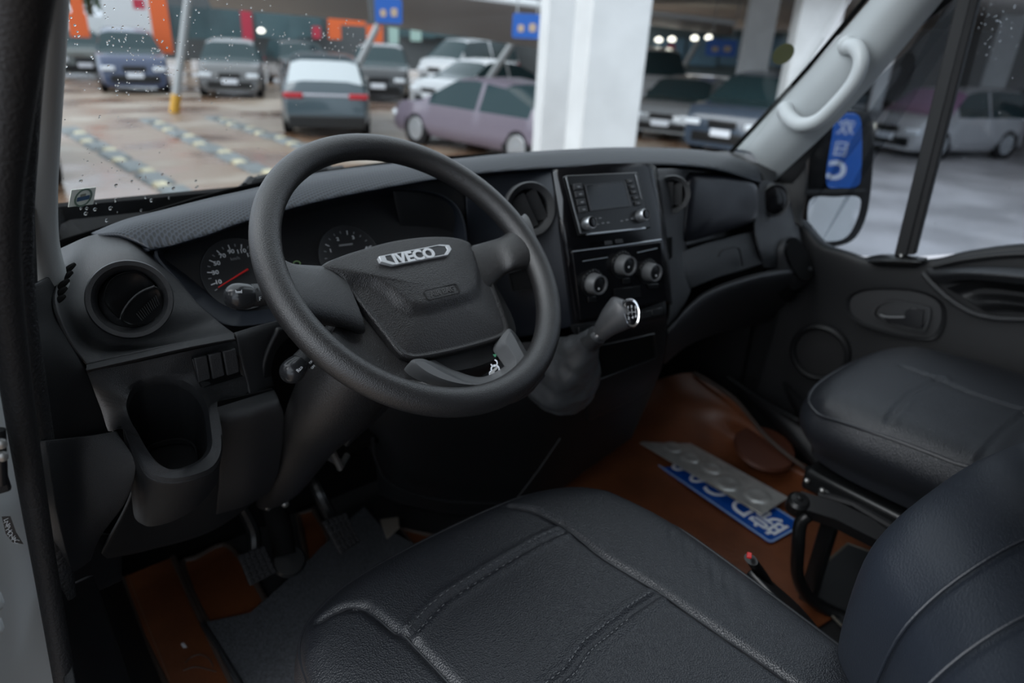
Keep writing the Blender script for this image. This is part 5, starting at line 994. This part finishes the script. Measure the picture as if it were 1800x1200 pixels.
# ------------------------------------------------------------------ floor mats and things on the floor
def mat_(name, label, outline, z, m, th=.008, edge=None, cat='floor mat', close=True, sm=None, ew=.006):
    q = [PZ(*c, z) if len(c) == 2 else PZ(*c) for c in outline]
    if sm: q = crom(q, sm, True)
    rt = empty(name, sum(q)/len(q), label, cat)
    prism('mat_sheet', q, th, m, rt, n=V(0, 0, 1), bevel=.002)
    if edge: tube('mat_binding', q, ew, edge, rt, 8, closed=True)
    return rt
rt = mat_('floor_mat', 'long narrow brown leather mat strip beside the door sill', ((203, 985), (232, 968), (288, 957), (302, 975), (340, 1060), (420, 1225), (310, 1240), (250, 1120)), FL+.015, brown, edge=brownd)
vs, fs = [], []
for s0, s1, sgn in (((300, 985), (412, 1215), 1), ((222, 1005), (300, 1200), -1)):
    a, b2 = PZ(*s0, FL+.017), PZ(*s1, FL+.017); d = nrm(b2-a); n_ = int(np.linalg.norm(b2-a)/.007); s_ = V(d[1], -d[0], 0)
    for i in range(n_):
        c = a+d*i*.007; bb = len(vs); vs += [c-s_*.0007, c+s_*.0007, c+s_*.0007+d*.0045, c-s_*.0007+d*.0045]; vs += [v+V(0, 0, .001) for v in vs[bb:bb+4]]; fs += [tuple(bb+k for k in f) for f in ((4, 5, 6, 7), (0, 1, 5, 4), (2, 3, 7, 6), (1, 2, 6, 5), (3, 0, 4, 7))]
mk('mat_stitching', vs, fs, M('tan_thread', (.16, .10, .07), .6), rt, smooth=False)
mp_ = Pl(PZ(345, 1165, FL+.0165), (0, 0, 1)); 
tube('embossed_emblem', [PZ(*c, FL+.0155) for c in ((325, 1165), (335, 1155), (352, 1150), (368, 1158), (375, 1172))], .0012, brownd, rt, 6, 16); tube('embossed_emblem', [PZ(*c, FL+.0155) for c in ((322, 1178), (345, 1172), (380, 1180))], .0012, brownd, rt, 6, 16)
tag(prism('mat_crumb', [PZ(*c, FL+.018) for c in ((318, 1131), (323, 1129), (328, 1136), (322, 1137))], .002, white, None, bevel=0), 'tiny pale crumb on the narrow brown mat strip', 'crumb')
mat_('floor_mat', 'brown leather mat under the clutch pedal', ((322, 995), (345, 980), (398, 958), (440, 1010), (470, 1080), (395, 1100), (362, 1090)), FL+.012, brown, edge=brownd, sm=30)
mat_('floor_mat', 'small brown mat corner between the brake and the accelerator pedals', ((524, 905), (550, 897), (572, 930), (590, 985), (540, 990)), FL+.012, brown, edge=brownd)
mat_('floor_mat', 'brown mat edge showing in front of the driver seat', ((705, 930), (790, 948), (800, 975), (740, 975)), FL+.012, brown, edge=brownd)
mat_('felt_mat', 'grey felt mat in the driver footwell', ((358, 1093), (440, 1075), (520, 1005), (590, 935), (640, 888), (672, 925), (740, 960), (700, 1020), (640, 1100), (560, 1240), (430, 1240)), FL+.020, carpet, .012, edge=None)
tube_ = tube('felt_mat_edge', [PZ(*c, FL+.018) for c in ((356, 1095), (385, 1140), (430, 1215), (440, 1240))], .006, plastic, None, 8, 16); tag(tube_, 'dark plastic edge strip along the grey felt mat', 'edge strip')
mat_('blue_sheet', 'piece of bright blue sheet under the front of the driver seat', ((552, 1085), (600, 1048), (655, 1014), (720, 1060), (640, 1130)), FL+.034, M('dark_blue_sheet', (.0, .022, .10), .5), .004, cat='sheet')
tag(prism('mat_tab', [PZ(*c, FL+.03) for c in ((668, 912), (700, 908), (702, 925), (680, 945))], .006, M('beige_tab', (.20, .17, .14), .7), None, bevel=.001), 'small beige tab on the grey felt mat', 'tab')
# passenger footwell mat: a single shaped sheet
rows = [[PZ(1020, 730, 1.0), PZ(1120, 680, 1.0), PZ(1220, 655, 1.02), PZ(1290, 700, 1.0)],
        [PZ(960, 800, FL+.04), PZ(1110, 745, FL+.06), PZ(1240, 720, FL+.11), PZ(1350, 770, FL+.10)],
        [PZ(960, 900, FL+.012), PZ(1180, 850, FL+.012), PZ(1320, 800, FL+.02), PZ(1430, 830, FL+.05)],
        [PZ(1100, 1000, FL+.012), PZ(1300, 950, FL+.012), PZ(1440, 900, FL+.012), PZ(1560, 880, FL+.012)],
        [PZ(1350, 1170, FL+.012), PZ(1440, 1100, FL+.012), PZ(1560, 1030, FL+.012), PZ(1700, 960, FL+.012)]]
rt = empty('floor_mat', PZ(1240, 900, FL), 'large brown leather mat in the passenger footwell', 'floor mat')
patch('mat_sheet', rows, brown, rt, 30, 40, .008)
tube('mat_binding', [PZ(1220, 655, 1.025), PZ(1290, 700, 1.01), PZ(1350, 770, FL+.11), PZ(1430, 832, FL+.06), PZ(1480, 850, FL+.03)], .006, brownd, rt, 8, 24)
lathe('heel_patch', Pl(PZ(1345, 785, FL+.085), V(-.15, -.2, 1)), 0, 0, [(.085, -.01), (.08, .0), (.001, .003)], M('brown_patch', (.08, .026, .014), .5), rt, 30)
mat_('rubber_mat', 'black rubber mat with a pale edge under the passenger seat', ((1410, 1025), (1490, 955), (1545, 975), (1640, 1010), (1560, 1110), (1480, 1100)), FL+.024, M('dark_mat', (.022, .024, .026), .6), edge=M('pale_binding', (.12, .11, .09), .6), ew=.003)
tag(patch('trim_15', [[PZ(1275, 662, 1.03), PZ(1335, 700, 1.03), PZ(1400, 740, 1.03)], [PZ(1300, 690, 1.0), PZ(1370, 740, 1.0), PZ(1420, 760, 1.0)], [PZ(1380, 770, .92), PZ(1430, 820, .92), PZ(1480, 850, .92)]], plasticd, None, 12, 14, .01), kind='structure')
# licence plate and bare plate
zf = FL+.020
cn = [PZ(1355, 955, zf), PZ(1399, 915, zf)]; d = nrm(PZ(1110, 786, zf)-cn[0]); wd = np.linalg.norm(cn[1]-cn[0]); Lp = np.linalg.norm(PZ(1110, 786, zf)-cn[0])
up_ = V(-d[1], d[0], 0); up_ = up_ if up_@(cn[1]-cn[0]) < 0 else -up_
pp = Pl(cn[0], (0, 0, 1)); pp.x = d; pp.y = up_; pp.z = V(0, 0, 1)
lpz = empty('licence_plate', cn[0]+d*Lp/2, 'blue licence plate with white characters lying on the passenger mat', 'licence plate')
prism('plate_sheet', rrect(pp, Lp/2, -wd/2, Lp, wd, .012), .002, plateblue, lpz, n=V(0, 0, 1), bevel=0)
e1 = rrect(pp, Lp/2, -wd/2, Lp, wd, .012, h=.0006); rings('plate_border', [e1, shift(e1, V(0, 0, .001)), [sum(e1)/len(e1)+(p-sum(e1)/len(e1)-0)*1 for p in rrect(pp, Lp/2, -wd/2, Lp-.010, wd-.010, .010, h=.0016)], rrect(pp, Lp/2, -wd/2, Lp-.010, wd-.010, .010, h=.0004)], M('plate_edge', (.25, .38, .62), .4), lpz, False, False)
text('plate_character', '皖', pp, (.050, -wd/2), .085, platewhite, lpz, h=.0018, ext=.0005, bold=.0012)
for i, ch in enumerate('DC0085'): text('plate_character', ch, pp, (.050+Lp*.155+(i*Lp*.135)+(0 if i == 0 else .02), -wd/2), wd*.82, platewhite, lpz, h=.0018, ext=.0005, bold=.001, sx=.8)
zb = FL+.040
q = [PZ(*c, zb) for c in ((1339, 905), (1374, 868))]; _e = PZ(1124, 778, zb)-q[0]; _n = nrm(V(-_e[1], _e[0], 0)); _n = _n if _n@(q[1]-q[0]) > 0 else -_n; q[1] = q[0]+_n*.125; q = q+[q[1]+_e, q[0]+_e]
ml = empty('metal_plate', sum(q)/4, 'bare aluminium plate with pressed round dimples lying across the blue plate', 'metal plate')
q0 = q[0]; e1 = q[3]-q0; e2 = q[1]-q0
prism('plate_sheet', q, .0025, platesteel, ml, n=V(0, 0, 1), bevel=.001)
tube('folded_edge', [q[0]+V(0, 0, .001), q[0]+e1*.42+V(0, 0, .001)], .0022, M('bright_edge', (.8, .76, .68), .25, .9), ml, 8)
for (a, b_, rr_) in ((.13, .5, .030), (.33, .35, .032), (.50, .55, .026), (.66, .5, .024), (.82, .5, .024)):
    c = q0+e1*a+e2*b_; pl = Pl(c, (0, 0, 1), (0, 1, 0)); lathe('pressed_dimple', pl, 0, 0, [(rr_*1.2, .0006), (rr_*1.05, .0030), (rr_*.85, .0045), (rr_*.6, .0035), (rr_*.3, .0015), (.001, .0012)], platesteel, ml, 30)

# ------------------------------------------------------------------ seats
def dist_poly(p, poly):
    best = 9
    for a, b_ in zip(poly[:-1], poly[1:]):
        d = b_-a; t = max(0, min(1, ((p-a)@d)/(d@d))); best = min(best, math.hypot(*(p-a-d*t)))
    return best
def seat_cushion(parent, cx, hw0, hw1, yf, yb, zt, zb, corner, seams, ridge, nu=120, nv=110, dome_=.012, creases=(), front_drop=0.02):
    S = np.linspace(-1, 1, nu); T = np.linspace(0, 1, nv); vs = []
    for v in T:
        for u in S:
            hw = hw0+(hw1-hw0)*v; f = yf-corner*abs(u)**5-.012*abs(u)**2
            x = cx+hw*u; y = f+(yb-f)*v
            k = max(0, abs(u)-.72)/.28*max(0, .22-v)/.22; x -= math.copysign(k*k*.35*corner, u)
            e = min((1-abs(u))*hw, v*(yf-yb)); z = zt-.026*math.exp(-(e/.022))-front_drop*math.exp(-v*(yf-yb)/.09)
            z += dome_*max(0, math.cos(u*math.pi*.5))**.7
            p = np.array((x, y))
            for sm in seams:
                dd = dist_poly(p, sm)
                if dd < .03: z -= .0075*math.exp(-(dd/.0055)**2)
            for sm in ridge:
                dd = dist_poly(p, sm)
                if dd < .04: z += .0028*math.exp(-((dd-.010)/.005)**2)-.0035*math.exp(-(dd/.0045)**2)
            for (x0, y0, dx_, dy_, am, sg) in creases:
                w_ = (x-x0)*dx_+(y-y0)*dy_; q_ = -(x-x0)*dy_+(y-y0)*dx_
                z += am*math.exp(-(w_/sg)**2)*math.exp(-(q_/.028)**2)
            vs.append(V(x, y, z))
    ntop = len(vs); n_ = nu; fs = [(i*n_+j, i*n_+j+1, (i+1)*n_+j+1, (i+1)*n_+j) for i in range(nv-1) for j in range(n_-1)]
    idx = [i*n_ for i in range(nv-1, 0, -1)]+list(range(n_))+[i*n_+n_-1 for i in range(1, nv)]
    path = [vs[i] for i in idx]; m = len(path); nn = []
    for i in range(m):
        t = path[min(i+5, m-1)]-path[max(i-5, 0)]; q = V(t[1], -t[0], 0); nn.append(-q/np.linalg.norm(q))
    sgn = 1 if (nn[m//2]@V(0, 1, 0)) > 0 else -1
    prev = idx; K = 14
    for k in range(1, K+1):
        a = k/K; base = len(vs)
        for i in range(m):
            b_ = .020*math.sin(math.pi*min(1, a*1.25))-.030*a
            vs.append(V(*(path[i][:2]+nn[i][:2]*sgn*b_), path[i][2]+(zb-path[i][2])*a))
        cur = list(range(base, base+m)); fs += [(prev[i], prev[i+1], cur[i+1], cur[i]) for i in range(m-1)]; prev = cur
    o = mk('seat_cushion', vs, fs, leather, parent, angle=180)
    tube('piping', [p for i, p in enumerate(path) if i % 3 == 0], .0035, piping, o, 8)
    top = np.array(vs[:ntop])
    def zat(x, y): return top[int(np.argmin((top[:, 0]-x)**2+(top[:, 1]-y)**2))][2]
    return o, zat
def seam_tubes(o, zat, lines, r_=.0016, mat=piping, nm='seam', lift=.001):
    for ln in lines:
        ln = [np.asarray(a) for a in ln]; q = crom([V(a[0], a[1], 0) for a in ln], 24); tube(nm, [V(p[0], p[1], zat(p[0], p[1])+lift) for p in q], r_, mat, o, 6)
def stitches(o, zat, lines, off, mat=stitch):
    vs, fs = [], []
    for ln in lines:
        q = crom([V(a[0], a[1], 0) for a in ln], 60); acc = 0
        for a, b_ in zip(q[:-1], q[1:]):
            L_ = np.linalg.norm(b_-a); d = (b_-a)/L_; s_ = V(-d[1], d[0], 0); acc += L_
            if acc < .0065: continue
            acc = 0
            for sg in (-1, 1):
                c = a+s_*off*sg; z = zat(c[0], c[1])+.0008; bb = len(vs)
                for (e, f) in ((-1, -1), (1, -1), (1, 1), (-1, 1)): vs.append(V(c[0], c[1], z)+d*.002*e+s_*.0005*f)
                fs.append((bb, bb+1, bb+2, bb+3))
    mk('stitching', vs, fs, mat, o, smooth=False)
ZS = 1.30
xy = lambda *c, z=ZS+.01: [PZ(*p, z)[:2] for p in c]
ZS = 1.31
ds = empty('driver_seat', V(-.44, .3, FL), 'black leather driver seat with piped edges in the foreground', 'car seat')
s1 = xy((900, 882), (940, 897), (1000, 935), (1060, 985), (1160, 1047), (1250, 1110), (1340, 1172), (1420, 1230)); s2 = xy((560, 1072), (598, 1060), (640, 1064), (690, 1108), (720, 1128), (800, 1215), (850, 1280))
r1_ = xy((725, 1116), (780, 1062), (870, 1005), (950, 958), (988, 940)); r2_ = xy((1000, 1192), (1030, 1150), (1060, 1125), (1110, 1085), (1152, 1056))
r2_ = [xy((960, 1225))[0]]+r2_
cr_ = [(PZ(1190+i*24, 935+i*22, ZS)[0]-.01, PZ(1190+i*24, 935+i*22, ZS)[1], .61, -.79, -.0035, .006) for i in range(6)]
o, zat = seat_cushion(ds, -.448, .300, .240, .655, .0, ZS, 1.14, .105, [s1, s2], [r1_, r2_], 150, 150, creases=cr_)
seam_tubes(o, zat, [s1, s2]); stitches(o, zat, [r1_, r2_], .0065)
box('seat_base', (-.44, .28, 1.0), (.44, .42, .26), plasticd, ds, bevel=.02)
# driver backrest, leaning back, nearest the lens
def backrest(parent, x0, x1, y0, z0, y1, z1, mat, th=.12):
    rows = []; n_ = 28; m_ = 20; vs = []
    for j in range(n_):
        t = j/(n_-1); z = z0+(z1-z0)*t; yb = y0+(y1-y0)*t; hw = (x1-x0)/2*(1-.10*t*t); cx = (x0+x1)/2
        loop = []
        for k in range(m_*2):
            a = 2*math.pi*k/(m_*2); ux = math.copysign(abs(math.cos(a))**.45, math.cos(a)); uy = math.copysign(abs(math.sin(a))**.6, math.sin(a))
            bol = .035*max(0, abs(ux)-.55)/.45 if uy > 0 else 0
            rr_ = 1-.35*max(0, t-.9)/.1
            loop.append(V(cx+hw*ux*rr_, yb+uy*th/2*rr_+bol-(.012 if uy > 0 and abs(ux) < .6 else 0), z))
        rows.append(loop)
    return rings('backrest', rows, mat, parent, angle=180)
sil = [(1470, 1215, .185), (1478, 1170, .178), (1492, 1090, .172), (1530, 980, .165), (1580, 915, .155), (1650, 858, .137), (1720, 812, .115), (1800, 778, .0875), (1900, 745, .05), (2050, 700, .0)]
bk_rows = []
edge_ = [PY(*c) for c in sil]
inn = [e+V(-.04, -.012, .004) for e in edge_]; inn2 = [e+V(-.10, -.07, .0) for e in edge_]; cen = [e+V(-.22, -.13, 0) for e in edge_]; inn3 = [e+V(-.34, -.145, 0) for e in edge_]; inn4 = [e+V(-.42, -.125, 0) for e in edge_]; lef = [e+V(-.46, -.15, 0) for e in edge_]; lef2 = [e+V(-.45, -.22, 0) for e in edge_]; rb2 = [e+V(.004, -.05, 0) for e in edge_]; rb3 = [e+V(-.03, -.12, 0) for e in edge_]
bo_ = patch('backrest', [rb3, rb2, edge_, inn, inn2, cen, inn3, inn4, lef, lef2], leather2, ds, 40, 60, .02)
tube('backrest_seam', [inn2[i]+V(0, .006, 0) for i in range(len(inn2))], .0018, leather2, bo_, 8, 30); 
tube('backrest_seam', [e+V(-.165, -.100, 0) for e in edge_], .0016, leather2, bo_, 8, 30)
# belt buckle and plastic side of the driver seat
bb_ = empty('seat_belt_buckle', PZ(1330, 1000, 1.2), 'black seat belt buckle with a red button beside the driver seat', 'buckle')
tube('buckle_body', [PZ(1320, 983, 1.26), PZ(1345, 1020, 1.2), PZ(1372, 1070, 1.12)], [.012, .013, .012], plasticb, bb_, 12, 10, sy=.6); box('release_button', PZ(1317, 976, 1.27), (.011, .007, .004), M('buckle_red', (.5, .02, .02), .4), bb_, .5, .001)
sd = patch('seat_side_cover', [[PZ(1320, 1000, 1.24), PZ(1395, 1085, 1.22), PZ(1450, 1180, 1.18)], [PZ(1345, 1010, 1.16), PZ(1415, 1075, 1.14), PZ(1475, 1160, 1.1)], [PZ(1360, 1040, 1.06), PZ(1420, 1090, 1.05), PZ(1480, 1150, 1.04)]], plasticb, ds, 16, 12, .01)
tube('cover_lacing', [PZ(1425, 1135, 1.22), PZ(1440, 1165, 1.2), PZ(1452, 1185, 1.19)], .003, stitch, ds, 8, 10)
tube('backrest_hinge', [PZ(1425, 1150, 1.24), PZ(1440, 1195, 1.22)], .012, steel, ds, 10)
# passenger seat
ps = empty('passenger_seat', V(.55, .2, FL), 'black leather passenger seat on a raised metal frame', 'car seat')
ZP = 1.365
xp = lambda *c: [PZ(*p, ZP+.008)[:2] for p in c]
t1_ = xp((1412, 712), (1440, 690), (1500, 655), (1582, 638), (1640, 652), (1720, 688), (1820, 735), (1900, 775))
a1 = xp((1565, 722), (1600, 690), (1655, 664)); a2_ = xp((1720, 800), (1760, 762), (1800, 730), (1830, 705)); t2_ = xp((1590, 640), (1700, 690), (1800, 725), (1900, 770)); t3_ = xp((1500, 735), (1600, 748), (1720, 795), (1800, 830))
o, zat = seat_cushion(ps, .530, .245, .235, .525, -.02, ZP, 1.20, .055, [t2_], [a1, a2_], 90, 90, front_drop=.03)
seam_tubes(o, zat, [t2_], .0018)
brest = backrest(ps, .31, .77, -.06, 1.30, -.30, 2.02, leather2)
box('seat_pan', (.535, .22, 1.15), (.42, .50, .05), plasticb, ps, bevel=.01)
# frame of the passenger seat
rail = [PZ(1402, 884, 1.13), PZ(1470, 905, 1.13), PZ(1540, 940, 1.12), PZ(1605, 968, 1.12), PZ(1700, 1010, 1.12)]
tube('frame_rail', rail, .026, plasticd, ps, 4, upv=(.3, 0, 1)); tube('frame_rail_upper', [PZ(1440, 868, 1.14), PZ(1500, 885, 1.15), PZ(1560, 920, 1.15), PZ(1640, 962, 1.15)], .008, plasticd, ps, 8)
lathe('pivot_knob', Pl(PZ(1404, 882, 1.14), V(-.3, -.2, 1)), 0, 0, [(.022, -.02), (.022, .004), (.016, .010), (.006, .011), (.005, .014), (.001, .015)], plasticb, ps, 24)
tube('frame_loop', [PZ(1420, 905, 1.12), PZ(1407, 920, 1.10), PZ(1403, 960, 1.05), PZ(1402, 1010, .97), PZ(1418, 1045, .91), PZ(1450, 1068, .88), PZ(1500, 1090, .87), PZ(1560, 1118, .87)], .013, plasticb, ps, 14, 40)
tube('height_lever', [PZ(1420, 820, 1.17), PZ(1432, 850, 1.14), PZ(1470, 880, 1.12)], .007, plasticb, ps, 10, 14)
tube('frame_link', [PZ(1440, 850, 1.15), PZ(1475, 895, 1.13)], .010, plasticb, ps, 10)
for (px, py) in ((1445, 862), (1418, 845)): lathe('bolt', Pl(PZ(px, py, 1.16), V(-.3, -.4, .8)), 0, 0, [(.006, 0), (.005, .004), (.002, .006)], steel, ps, 10)
for (x, y) in ((.35, .40), (.72, .40), (.35, -.02), (.72, -.02)): box('leg', (x, y, 1.0), (.03, .03, .28), plasticb, ps)
box('seat_runner', (.37, .20, 1.125), (.03, .48, .02), plasticb, ps); box('seat_runner', (.70, .20, 1.125), (.03, .48, .02), plasticb, ps)
